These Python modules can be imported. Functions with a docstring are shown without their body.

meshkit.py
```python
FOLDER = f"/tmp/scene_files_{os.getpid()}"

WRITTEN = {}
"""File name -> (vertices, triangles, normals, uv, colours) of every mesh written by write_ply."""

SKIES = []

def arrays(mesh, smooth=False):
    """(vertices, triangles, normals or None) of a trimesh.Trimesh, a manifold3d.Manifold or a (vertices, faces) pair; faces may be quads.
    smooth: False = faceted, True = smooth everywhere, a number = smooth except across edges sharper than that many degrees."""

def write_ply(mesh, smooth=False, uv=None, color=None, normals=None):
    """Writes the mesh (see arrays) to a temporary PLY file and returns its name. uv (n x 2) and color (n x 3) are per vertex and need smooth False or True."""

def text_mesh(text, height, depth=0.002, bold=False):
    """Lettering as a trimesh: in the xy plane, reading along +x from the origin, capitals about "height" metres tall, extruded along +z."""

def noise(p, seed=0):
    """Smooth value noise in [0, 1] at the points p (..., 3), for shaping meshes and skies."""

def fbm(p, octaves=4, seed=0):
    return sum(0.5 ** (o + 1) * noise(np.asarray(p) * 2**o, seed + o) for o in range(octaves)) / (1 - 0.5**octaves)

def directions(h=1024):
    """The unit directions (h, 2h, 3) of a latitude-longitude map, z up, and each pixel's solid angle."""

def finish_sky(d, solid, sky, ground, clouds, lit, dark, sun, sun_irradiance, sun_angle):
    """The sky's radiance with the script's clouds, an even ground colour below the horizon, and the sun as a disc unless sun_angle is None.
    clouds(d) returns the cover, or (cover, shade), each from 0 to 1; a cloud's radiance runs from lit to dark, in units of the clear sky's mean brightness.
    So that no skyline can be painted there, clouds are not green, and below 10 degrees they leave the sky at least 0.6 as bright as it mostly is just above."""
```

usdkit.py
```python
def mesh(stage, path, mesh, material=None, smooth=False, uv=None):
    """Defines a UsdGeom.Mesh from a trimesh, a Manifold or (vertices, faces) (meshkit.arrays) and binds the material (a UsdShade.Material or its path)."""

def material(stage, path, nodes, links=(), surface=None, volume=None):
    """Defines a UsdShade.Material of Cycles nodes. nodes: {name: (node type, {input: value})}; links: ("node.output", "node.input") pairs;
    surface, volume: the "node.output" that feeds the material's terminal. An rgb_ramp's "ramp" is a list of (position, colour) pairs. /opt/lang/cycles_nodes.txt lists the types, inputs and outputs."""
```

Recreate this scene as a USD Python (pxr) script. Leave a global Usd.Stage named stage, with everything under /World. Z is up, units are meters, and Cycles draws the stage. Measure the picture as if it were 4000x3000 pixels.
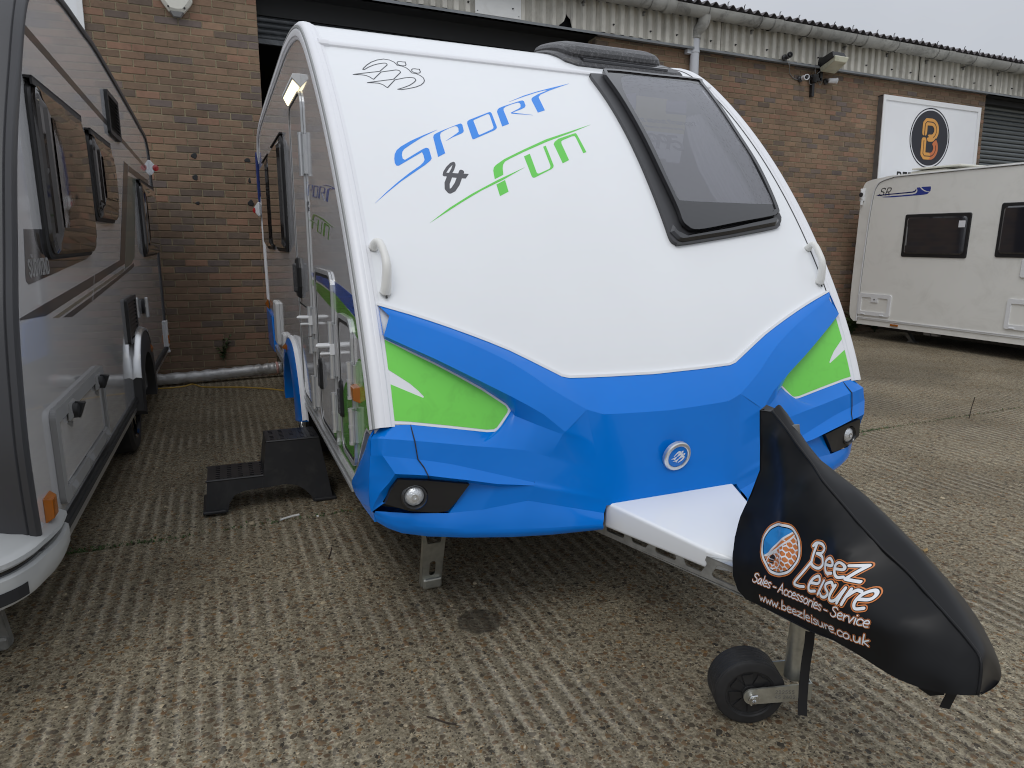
import math, random
import numpy as np, trimesh, manifold3d
from scipy.interpolate import PchipInterpolator, LinearNDInterpolator, RBFInterpolator
from scipy.spatial import Delaunay
import shapely
from shapely import Polygon, LineString, MultiPolygon, box as sbox, affinity, unary_union
import usdkit, meshkit
from pxr import Usd, UsdGeom, UsdLux, UsdShade, Gf, Sdf, Vt

random.seed(7)
rng = np.random.default_rng(7)
stage = Usd.Stage.CreateInMemory()
UsdGeom.SetStageUpAxis(stage, UsdGeom.Tokens.z)
UsdGeom.SetStageMetersPerUnit(stage, 1.0)
UsdGeom.Xform.Define(stage, '/World')
UsdGeom.Scope.Define(stage, '/World/Looks')
mat = usdkit.material

# ------------------------------------------------------------------ camera, sky, sun
# x runs along the brick wall, y towards it, z up; the phone was held 1.57 m above the yard.
cam = UsdGeom.Camera.Define(stage, '/World/camera')
ROWS = [[0.919585, -0.392871, -0.003994], [0.066317, 0.145191, 0.987179], [-0.387254, -0.908059, 0.159569]]
EYE = (0.0, 0.0, 1.572)
cam.AddTransformOp().Set(Gf.Matrix4d(*[c for r in ROWS for c in (*r, 0.0)], *EYE, 1.0))
cam.CreateFocalLengthAttr(24.0)
cam.CreateHorizontalApertureAttr(36.0715)
cam.CreateVerticalApertureAttr(36.0715 * 0.75)
cam.CreateClippingRangeAttr(Gf.Vec2f(0.05, 500))
cam.CreateExposureAttr(-0.05)

SUN_EL, SUN_ROT = math.radians(52), math.radians(215)
mat(stage, '/World/Looks/sky_look', {
    'tc': ('texture_coordinate', {}),
    'sky': ('sky_texture', {'sky_type': 'single_scattering', 'sun_disc': False, 'sun_elevation': SUN_EL, 'sun_rotation': SUN_ROT}),
    'n': ('noise_texture', {'scale': 2.2, 'detail': 5.0, 'roughness': 0.55}),
    'r': ('rgb_ramp', {'ramp': [(0.25, (7.3, 7.65, 8.3)), (0.75, (8.5, 8.8, 9.4))]}),
    'mx': ('mix', {'fac': 0.93}), 'xyz': ('separate_xyz', {}), 'up': ('map_range', {'from_min': 0.0, 'from_max': 1.0, 'to_min': 0.62, 'to_max': 1.50, 'clamp': True}), 'gr': ('mix', {'mix_type': 'multiply', 'fac': 1.0}),
    'bg': ('background_shader', {'strength': 0.09})},
    # an overcast sky is about three times as bright overhead as at the horizon
    [('tc.generated', 'n.vector'), ('tc.generated', 'xyz.vector'), ('xyz.z', 'up.value'), ('n.fac', 'r.fac'), ('sky.color', 'mx.color1'), ('r.color', 'gr.color1'), ('up.result', 'gr.color2'), ('gr.color', 'mx.color2'), ('mx.color', 'bg.color')], surface='bg.background')
dome = UsdLux.DomeLight.Define(stage, '/World/sky')
UsdShade.MaterialBindingAPI.Apply(dome.GetPrim()).Bind(UsdShade.Material.Get(stage, '/World/Looks/sky_look'))
dome.GetPrim().SetCustomDataByKey('kind', 'structure')
sun = UsdLux.DistantLight.Define(stage, '/World/sun')
sun.CreateNormalizeAttr(True) if hasattr(sun, 'CreateNormalizeAttr') else None
sun.CreateIntensityAttr(0.2)
sun.CreateAngleAttr(25.0)
sun.CreateColorAttr(Gf.Vec3f(1.0, 0.98, 0.95))
sun.AddRotateXYZOp().Set(Gf.Vec3f(90 - math.degrees(SUN_EL), 0, 180 - math.degrees(SUN_ROT)))

# ------------------------------------------------------------------ helpers
NAMES = {}
def numbered(parent, name):
    k = (parent, name); n = NAMES.get(k, 0); NAMES[k] = n + 1
    return '%s/%s' % (parent, name if n == 0 else '%s_%03d' % (name, n))
def P_(x): return str(x.GetPath()) if hasattr(x, 'GetPath') else x
def tag(o, label=None, cat=None, group=None, kind=None):
    pr = o.GetPrim() if hasattr(o, 'GetPrim') else o
    for k, v in (('label', label), ('category', cat), ('group', group), ('kind', kind)):
        if v: pr.SetCustomDataByKey(k, v)
    return o
def obj(name, mesh, m, parent='/World', smooth=False, **kw):
    if isinstance(mesh, list): mesh = join(mesh)
    o = usdkit.mesh(stage, numbered(P_(parent), name), mesh, LOOK[m], smooth=smooth)
    return tag(o, **kw)
def thing(name, label, cat, rows=None, o=(0, 0, 0), rz=None, group=None, kind=None, parent='/World'):
    x = UsdGeom.Xform.Define(stage, numbered(parent, name))
    if rows is not None:
        x.AddTransformOp().Set(Gf.Matrix4d(*[c for r in rows for c in (*r, 0.0)], *map(float, o), 1.0))
    else:
        x.AddTranslateOp().Set(Gf.Vec3d(*map(float, o)))
        if rz: x.AddRotateZOp().Set(float(rz))
    return tag(x, label, cat, group, kind)
def copy_of(src, label, o, rz=0, group=None):
    x = UsdGeom.Xform.Define(stage, numbered('/World', str(src.GetPath()).split('/')[-1].split('_0')[0]))
    x.AddTranslateOp().Set(Gf.Vec3d(*map(float, o))); x.AddRotateZOp().Set(float(rz))
    x.GetPrim().GetReferences().AddInternalReference(src.GetPath()); x.GetPrim().SetInstanceable(True)
    return tag(x, label, src.GetPrim().GetCustomDataByKey('category'), group)

def tm(v, f): return trimesh.Trimesh(np.asarray(v, float), np.asarray(f, int), process=False)
def join(ms): return trimesh.util.concatenate([m for m in ms if len(m.faces)])
def bx(x0, x1, y0, y1, z0, z1):
    m = trimesh.creation.box((x1 - x0, y1 - y0, z1 - z0)); m.apply_translation(((x0 + x1) / 2, (y0 + y1) / 2, (z0 + z1) / 2)); return m
def rbox(x0, x1, y0, y1, z0, z1, r, n=10):
    r = min(r, (x1 - x0) / 2.01, (y1 - y0) / 2.01, (z1 - z0) / 2.01)
    s = manifold3d.Manifold.sphere(r, n)
    return mft(manifold3d.Manifold.batch_hull([s.translate((x, y, z)) for x in (x0 + r, x1 - r) for y in (y0 + r, y1 - r) for z in (z0 + r, z1 - r)]))
def mft(m):
    m = m.to_mesh(); return tm(m.vert_properties[:, :3], m.tri_verts)
def mf(t): return manifold3d.Manifold(manifold3d.Mesh(np.asarray(t.vertices, np.float32), np.asarray(t.faces, np.uint32)))
def hull(pts, r=0.0, n=8):
    if r: return mft(manifold3d.Manifold.batch_hull([manifold3d.Manifold.sphere(r, n).translate(tuple(map(float, q))) for q in pts]))
    return mft(manifold3d.Manifold.hull_points(np.asarray(pts, float)))
def frame_to(a, d, up=(0, 0, 1)):
    d = np.asarray(d, float); d = d / np.linalg.norm(d); u = np.asarray(up, float)
    if abs(d @ u) > .99: u = np.array([1.0, 0, 0])
    x = np.cross(u, d); x /= np.linalg.norm(x); y = np.cross(d, x)
    M = np.eye(4); M[:3, 0] = x; M[:3, 1] = y; M[:3, 2] = d; M[:3, 3] = a; return M
def rod(a, b, r, r2=None, n=14):
    a, b = np.asarray(a, float), np.asarray(b, float); L = np.linalg.norm(b - a)
    m = trimesh.creation.revolve(np.array([(0, 0), (r, 0), (r2 or r, L), (0, L)]), sections=n); m.apply_transform(frame_to(a, b - a)); return m
def lathe(prof, a, d, n=28, up=(0, 0, 1)):
    m = trimesh.creation.revolve(np.asarray(prof, float), sections=n); m.apply_transform(frame_to(a, d, up)); return m
def tube(pts, r, n=8, smooth=0, cap=True):
    pts = np.asarray(pts, float)
    if smooth:
        t = np.r_[0, np.cumsum(np.linalg.norm(np.diff(pts, axis=0), axis=1))]
        f = PchipInterpolator(t, pts); pts = f(np.linspace(0, t[-1], smooth))
    rr = np.broadcast_to(r, len(pts)) if np.ndim(r) == 0 else np.interp(np.linspace(0, 1, len(pts)), np.linspace(0, 1, len(r)), r)
    d = np.gradient(pts, axis=0); d /= np.linalg.norm(d, axis=1)[:, None] + 1e-12
    u = np.array([0.0, 0, 1]) if abs(d[0][2]) < .9 else np.array([1.0, 0, 0])
    V = []
    for i in range(len(pts)):
        x = np.cross(u, d[i]); x /= np.linalg.norm(x) + 1e-12; u = np.cross(d[i], x)
        a = np.linspace(0, 2 * np.pi, n, endpoint=False)
        V.append(pts[i] + rr[i] * (np.cos(a)[:, None] * x + np.sin(a)[:, None] * u))
    V = np.vstack(V); F = []
    for i in range(len(pts) - 1):
        for j in range(n):
            p, q = i * n + j, i * n + (j + 1) % n; F += [(p, q, q + n), (p, q + n, p + n)]
    if cap:
        V = np.vstack([V, pts[0], pts[-1]]); c0, c1 = len(V) - 2, len(V) - 1; e = (len(pts) - 1) * n
        for j in range(n): F += [(c0, (j + 1) % n, j), (c1, e + j, e + (j + 1) % n)]
    return tm(V, F)
def loft(rows, closed=False):
    rows = np.asarray(rows, float); m, n = rows.shape[:2]; F = []
    for i in range(m - 1):
        for j in range(n - (0 if closed else 1)):
            a, b = i * n + j, i * n + (j + 1) % n; F += [(a, b, b + n), (a, b + n, a + n)]
    return tm(rows.reshape(-1, 3), F)
def spline(pts, k=8, closed=False):
    """A smooth curve through the points."""
    pts = np.asarray(pts, float)
    if closed: pts = np.vstack([pts[-2:], pts, pts[:2]])
    else: pts = np.vstack([2 * pts[0] - pts[1], pts, 2 * pts[-1] - pts[-2]])
    out = []; rngi = range(1, len(pts) - 2)
    for i in (range(2, len(pts) - 2) if closed else rngi):
        p0, p1, p2, p3 = pts[i - 1:i + 3]
        for t in np.linspace(0, 1, k, endpoint=False):
            out.append(.5 * (2 * p1 + (p2 - p0) * t + (2 * p0 - 5 * p1 + 4 * p2 - p3) * t * t + (3 * p1 - p0 - 3 * p2 + p3) * t ** 3))
    if not closed: out.append(pts[-2])
    return np.array(out)
def poly(pts, holes=()):
    g = Polygon(pts, holes)
    if not g.is_valid: g = g.buffer(0)
    return g
def polys(g):
    if g.is_empty: return []
    return [q for q in getattr(g, 'geoms', [g]) if q.geom_type == 'Polygon' and q.area > 1e-9]
def rrect(x0, x1, y0, y1, r, n=5):
    return sbox(x0 + r, y0 + r, x1 - r, y1 - r).buffer(r, quad_segs=n)
def tri2(g):
    v, f = trimesh.creation.triangulate_polygon(g, engine='earcut'); return np.asarray(v), np.asarray(f)
def cut(g, step):
    """Strips of a polygon in v (and u when step is a pair), so that it can follow a curved surface."""
    if not step: return polys(g)
    out = []
    for q in polys(g):
        u0, v0, u1, v1 = q.bounds
        su, sv = (step if isinstance(step, tuple) else (None, step))
        vs = np.arange(math.floor(v0 / sv) * sv, v1, sv) if sv else [v0]
        us = np.arange(math.floor(u0 / su) * su, u1, su) if su else [u0]
        for v in vs:
            for u in us:
                out += polys(q.intersection(sbox(u, v, u + (su or 1e3), v + (sv or 1e3))))
    return out
def slab(g, fn, w0, w1, step=None, back=True, sides=True, edge=None):
    """A sheet with the outline g laid on the surface fn(u, v, w), from depth w0 to w1; edge: a bevel as (inset, drop)."""
    V, F, n = [], [], 0
    gs = g if edge is None else g.buffer(-edge[0])
    for src, w, up in ((gs, w1, True), (g, w0, False)):
        if not up and not back: continue
        for q in cut(src, step):
            v, f = tri2(q)
            V.append(fn(v[:, 0], v[:, 1], np.full(len(v), w))); F.append((f if up else f[:, ::-1]) + n); n += len(v)
    if sides:
        for q in polys(g):
            for ring in [q.exterior, *q.interiors]:
                c = np.asarray(ring.coords)
                if step:
                    sv = step if not isinstance(step, tuple) else min(s for s in step if s)
                    c = np.asarray(shapely.segmentize(LineString(c), sv).coords)
                w_top = w1 if edge is None else w1 - edge[1]
                a, b = fn(c[:, 0], c[:, 1], np.full(len(c), w0)), fn(c[:, 0], c[:, 1], np.full(len(c), w_top))
                k = len(c); V += [a, b]
                ccw = ring.is_ccw
                for i in range(k - 1):
                    t = [(n + i, n + i + 1, n + k + i + 1), (n + i, n + k + i + 1, n + k + i)]
                    F.append(np.array(t if ccw else [x[::-1] for x in t]))
                n += 2 * k
        if edge is not None:
            for q, qi in zip(polys(g), polys(gs)):
                o = np.asarray(shapely.segmentize(q.exterior, .03).coords); lin = qi.exterior
                inn = np.array([lin.interpolate(lin.project(shapely.Point(p))).coords[0] for p in o])
                a, b = fn(o[:, 0], o[:, 1], np.full(len(o), w1 - edge[1])), fn(inn[:, 0], inn[:, 1], np.full(len(o), w1))
                k = len(o); V += [a, b]
                for i in range(k - 1):
                    t = [(n + i, n + i + 1, n + k + i + 1), (n + i, n + k + i + 1, n + k + i)]
                    F.append(np.array(t if q.exterior.is_ccw else [x[::-1] for x in t]))
                n += 2 * k
    return tm(np.vstack(V), np.vstack(F))
def textmap(s, h, fn, u0, v0, w, bold=True, sx=1.0, shear=0.0, du=1):
    m = meshkit.text_mesh(s, h, 0.001, bold)
    v = m.vertices; return tm(fn(u0 + du * (v[:, 0] * sx + v[:, 1] * shear), v0 + v[:, 1], w + v[:, 2]), m.faces if du > 0 else m.faces[:, ::-1])
def inst(m, M):
    m = m.copy(); m.apply_transform(M); return m

# ------------------------------------------------------------------ materials
LOOK = {}
def look(name, col, rough=.5, coat=0.0, metal=0.0, bump=None, vary=None, spec=.5, extra=None, dirt=None):
    """A principled surface; vary = (scale, amount) mottles the colour, dirt = (scale, colour, amount) stains it, bump = (scale, distance)."""
    n = {'p': ('principled_bsdf', {'base_color': col, 'roughness': rough, 'coat_weight': coat, 'coat_roughness': .04, 'metallic': metal, 'specular_ior_level': spec, **(extra or {})}),
         'tc': ('texture_coordinate', {})}
    L = []; last = None
    if vary:
        n['vn'] = ('noise_texture', {'scale': vary[0], 'detail': 6.0, 'roughness': .6})
        a = vary[1]; n['vr'] = ('rgb_ramp', {'ramp': [(.28, tuple(c * (1 - a) for c in col)), (.72, tuple(min(1, c * (1 + a)) for c in col))]})
        L += [('tc.object', 'vn.vector'), ('vn.fac', 'vr.fac')]; last = 'vr.color'
    if dirt:
        n['dn'] = ('noise_texture', {'scale': dirt[0], 'detail': 8.0, 'roughness': .7, 'distortion': .6})
        n['dr'] = ('map_range', {'from_min': .5, 'from_max': .72, 'to_min': 0.0, 'to_max': dirt[2], 'clamp': True})
        n['dm'] = ('mix', {'color1': col, 'color2': dirt[1]})
        L += [('tc.object', 'dn.vector'), ('dn.fac', 'dr.value'), ('dr.result', 'dm.fac')]
        if last: L.append((last, 'dm.color1'))
        last = 'dm.color'
    if last: L.append((last, 'p.base_color'))
    if bump:
        n['bn'] = ('noise_texture', {'scale': bump[0], 'detail': 5.0}); n['bp'] = ('bump', {'distance': bump[1], 'strength': bump[2] if len(bump) > 2 else .6})
        L += [('tc.object', 'bn.vector'), ('bn.fac', 'bp.height'), ('bp.normal', 'p.normal')]
    LOOK[name] = mat(stage, '/World/Looks/' + name, n, L, surface='p.BSDF')
look('gelcoat', (.80, .82, .84), .28, .35, vary=(1.3, .015), bump=(2.2, .004, .12))
look('white_plastic', (.76, .77, .78), .4)
look('cream_plastic', (.66, .65, .58), .45)
look('lamp_lens', (.58, .575, .45), .35, dirt=(9, (.16, .15, .10), .5))
look('rail_white', (.78, .79, .82), .35)
look('seal_grey', (.30, .31, .31), .5)
look('silver_side', (.36, .36, .365), .09, .8, bump=(5.5, .003, .2), spec=.5)
look('grey_side', (.47, .47, .48), .09, .5, bump=(5.5, .003, .2), spec=.5)
look('handle_white', (.74, .74, .71), .4)
look('blue_gloss', (.001, .17, .64), .2, .18, spec=.25, bump=(3.0, .002, .1), vary=(1.6, .06))
look('blue_vinyl', (.015, .16, .58), .35, .2)
look('navy_vinyl', (.018, .035, .17), .4)
look('green_vinyl', (.165, .66, .075), .4, .15, dirt=(14.0, (.07, .25, .03), .18))
look('green_letter', (.13, .60, .08), .4)
look('side_green', (.06, .20, .022), .2, .8)
look('side_blue', (.012, .06, .26), .2, .8)
look('blue_letter', (.03, .25, .80), .4)
look('grey_letter', (.075, .075, .085), .45)
look('line_grey', (.07, .075, .085), .5)
look('black_plastic', (.012, .012, .013), .45, bump=(180, .0006, .4))
look('black_gloss', (.008, .008, .009), .12, .6)
look('black_rubber', (.014, .014, .015), .6, vary=(40, .3))
look('dark_hatch', (.045, .045, .048), .42, bump=(260, .0012, .5), dirt=(70.0, (.30, .30, .31), .55))
look('dark_frame', (.035, .035, .038), .4, bump=(200, .0006, .4))
look('step_plastic', (.011, .0115, .014), .42, bump=(300, .0005, .5), vary=(5, .25), dirt=(7.0, (.05, .048, .045), .5))
look('cover_vinyl', (.005, .0052, .006), .40, bump=(420, .0004, .3), extra={'sheen_weight': .02, 'sheen_roughness': .4}, spec=.25)
look('strap_web', (.008, .008, .009), .8)
look('galvanised', (.42, .43, .43), .42, metal=.85, vary=(22, .25), bump=(35, .0008, .3), dirt=(5, (.2, .19, .17), .4))
look('zinc', (.50, .50, .45), .38, metal=.9, vary=(30, .15), dirt=(14, (.2, .19, .15), .4))
look('dull_steel', (.22, .22, .21), .5, metal=.6, vary=(12, .3))
look('chrome', (.75, .76, .77), .16, metal=1.0)
look('satin_silver', (.62, .63, .64), .32, metal=.9)
look('door_gasket', (.02, .02, .02), .5)
look('alu_trim', (.62, .63, .64), .3, metal=.7)
look('amber', (.42, .12, .008), .12, .8, extra={'transmission_weight': .25})
look('red_lens', (.40, .03, .03), .12, .8)
look('lens_clear', (.66, .68, .70), .12, .9, bump=(160, .003, .8), extra={'metallic': .55})
look('tint_glass', (.012, .010, .009), .05, 1.0, spec=.7, bump=(3.2, .009, .45))
look('tint_flat', (.014, .014, .017), .06, 1.0, spec=.7, bump=(2.0, .003, .2))
look('vent_black', (.015, .015, .016), .45)
look('grp_grey', (.36, .37, .37), .35, .3)
look('hatch_grey', (.21, .21, .21), .4)
look('decal_dark', (.022, .021, .022), .3, .5)
look('decal_bronze', (.115, .10, .075), .35, .4)
look('decal_green', (.07, .085, .072), .3, .5)
look('van_cream', (.80, .795, .755), .38, .2, vary=(2.0, .02), dirt=(2.5, (.5, .49, .44), .3))
look('navy_decal', (.015, .02, .12), .4)
look('royal_decal', (.03, .05, .28), .4)
look('letter_black', (.012, .012, .013), .5)
look('asbestos_grey', (.56, .545, .49), .85, vary=(3.0, .12), bump=(60, .002, .4), dirt=(2.2, (.20, .19, .165), .5))
look('flashing', (.20, .215, .23), .5, vary=(3, .2), dirt=(2, (.06, .06, .06), .5))
look('gutter_grey', (.33, .33, .31), .8, vary=(2.5, .25), bump=(45, .003, .5), dirt=(3.2, (.045, .045, .043), .8))
look('roof_sheet', (.11, .10, .105), .85, vary=(4, .35))
look('upvc_grey', (.52, .54, .58), .4)
look('soffit_dark', (.016, .017, .018), .6)
look('shutter_dark', (.05, .055, .06), .35, .2, metal=.3, dirt=(6, (.22, .23, .24), .4))
look('shutter_grey', (.13, .145, .15), .45, metal=.3, vary=(2, .12))
look('interior_black', (.012, .012, .013), .9)
look('board_white', (.70, .71, .70), .6, dirt=(5, (.45, .44, .42), .35))
look('banner_white', (.80, .815, .84), .45, vary=(1.5, .03), bump=(3.0, .012, .25))
look('sign_side', (.115, .105, .10), .5, vary=(6, .2))
look('sign_ink', (.012, .013, .020), .45)
look('sign_amber', (.68, .33, .07), .45)
look('sign_orange', (.56, .16, .05), .45)
look('bitumen', (.01, .01, .011), .5)
look('cable_yellow', (.52, .33, .06), .45)
look('lagging', (.50, .50, .50), .38, metal=.35, bump=(16, .01, .6), dirt=(6, (.14, .13, .11), .6))
look('card_pink', (.62, .36, .33), .7)
look('rust', (.16, .07, .03), .9)
look('print_white', (.74, .76, .79), .5)
look('print_orange', (.60, .19, .045), .5)
look('print_blue', (.02, .24, .62), .5)
look('print_black', (.008, .008, .009), .5)
look('sheer_curtain', (.42, .43, .46), .8)
look('poster_yellow', (.36, .33, .13), .7)
look('poster_white', (.42, .43, .46), .7)
look('poster_lilac', (.14, .13, .22), .7)
look('poster_ink', (.07, .07, .09), .7)
look('room_grey', (.10, .10, .105), .8)
look('paper', (.72, .73, .76), .7)
look('twig', (.035, .025, .018), .9)
look('litter_white', (.7, .7, .68), .7)
look('dry_leaf', (.30, .20, .08), .8)
look('sludge', (.035, .032, .022), .95, bump=(60, .01, .8))
for i, c in enumerate([(.045, .085, .02), (.07, .11, .028), (.035, .06, .02)]):
    look('leaf_%s' % 'abc'[i], c, .5, extra={'subsurface_weight': 0.0})
LOOK['lamp_glow'] = mat(stage, '/World/Looks/lamp_glow', {'e': ('emission', {'color': (1.0, .86, .55), 'strength': 2.2})}, surface='e.emission')
def window_glass(name, tint, dust, wet):
    n = {'t': ('transparent_bsdf', {'color': tint}), 'g': ('glossy_bsdf', {'color': (.9, .92, .95), 'roughness': .05}), 'd': ('diffuse_bsdf', {'color': (.27, .27, .29)}),
         'f': ('fresnel', {'IOR': 1.5}), 'm1': ('mix_closure', {'fac': dust}), 'm2': ('mix_closure', {})}
    L = [('t.BSDF', 'm1.closure1'), ('d.BSDF', 'm1.closure2'), ('f.fac', 'm2.fac'), ('m1.closure', 'm2.closure1'), ('g.BSDF', 'm2.closure2')]
    if wet:
        n.update({'tc': ('texture_coordinate', {}), 'v': ('voronoi_texture', {'scale': 55.0}), 'vr': ('map_range', {'from_min': .1, 'from_max': .35, 'to_min': 1.0, 'to_max': 0.0, 'clamp': True}), 'b': ('bump', {'distance': .004, 'strength': .5})})
        L += [('tc.object', 'v.vector'), ('v.distance', 'vr.value'), ('vr.result', 'b.height'), ('b.normal', 'g.normal')]
    LOOK[name] = mat(stage, '/World/Looks/' + name, n, L, surface='m2.closure')
window_glass('front_glass', (.62, .62, .66), .42, True)
# bricks: each piece brings its own tone (a primvar), the material adds grain, sand specks and relief
LOOK['brick'] = mat(stage, '/World/Looks/brick', {
    'at': ('attribute', {'attribute': 'tone'}), 'tc': ('texture_coordinate', {}),
    'n': ('noise_texture', {'scale': 14.0, 'detail': 8.0, 'roughness': .7}), 'nr': ('rgb_ramp', {'ramp': [(.25, (.78, .78, .79)), (.5, (1, 1, 1)), (.8, (1.14, 1.12, 1.08))]}),
    'm': ('mix', {'mix_type': 'multiply', 'fac': 1.0}),
    'd': ('noise_texture', {'scale': 1.1, 'detail': 4.0}), 'dr': ('rgb_ramp', {'ramp': [(.3, (.82, .82, .82)), (.7, (1.12, 1.10, 1.06))]}), 'm2': ('mix', {'mix_type': 'multiply', 'fac': 1.0}),
    's': ('voronoi_texture', {'scale': 60.0}), 'sr': ('map_range', {'from_min': .06, 'from_max': .10, 'to_min': 1.0, 'to_max': 0.0, 'clamp': True}),
    'sn': ('noise_texture', {'scale': 9.0}), 'sn2': ('map_range', {'from_min': .58, 'from_max': .66, 'to_min': 0.0, 'to_max': .6, 'clamp': True}), 'sm': ('math', {'math_type': 'multiply'}),
    'm3': ('mix', {'color2': (.45, .40, .33)}),
    'b': ('noise_texture', {'scale': 85.0, 'detail': 6.0, 'roughness': .7}), 'bp': ('bump', {'distance': .004, 'strength': .7}),
    'p': ('principled_bsdf', {'roughness': .88, 'specular_ior_level': .25})},
    [('at.color', 'm.color1'), ('tc.object', 'n.vector'), ('n.fac', 'nr.fac'), ('nr.color', 'm.color2'), ('tc.object', 'd.vector'), ('d.fac', 'dr.fac'), ('m.color', 'm2.color1'), ('dr.color', 'm2.color2'),
     ('tc.object', 's.vector'), ('s.distance', 'sr.value'), ('tc.object', 'sn.vector'), ('sn.fac', 'sn2.value'), ('sr.result', 'sm.value1'), ('sn2.result', 'sm.value2'), ('sm.value', 'm3.fac'), ('m2.color', 'm3.color1'),
     ('m3.color', 'p.base_color'), ('tc.object', 'b.vector'), ('b.fac', 'bp.height'), ('bp.normal', 'p.normal')], surface='p.BSDF')
look('mortar', (.30, .255, .165), .95, vary=(7, .22), bump=(120, .004, .6))
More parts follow.
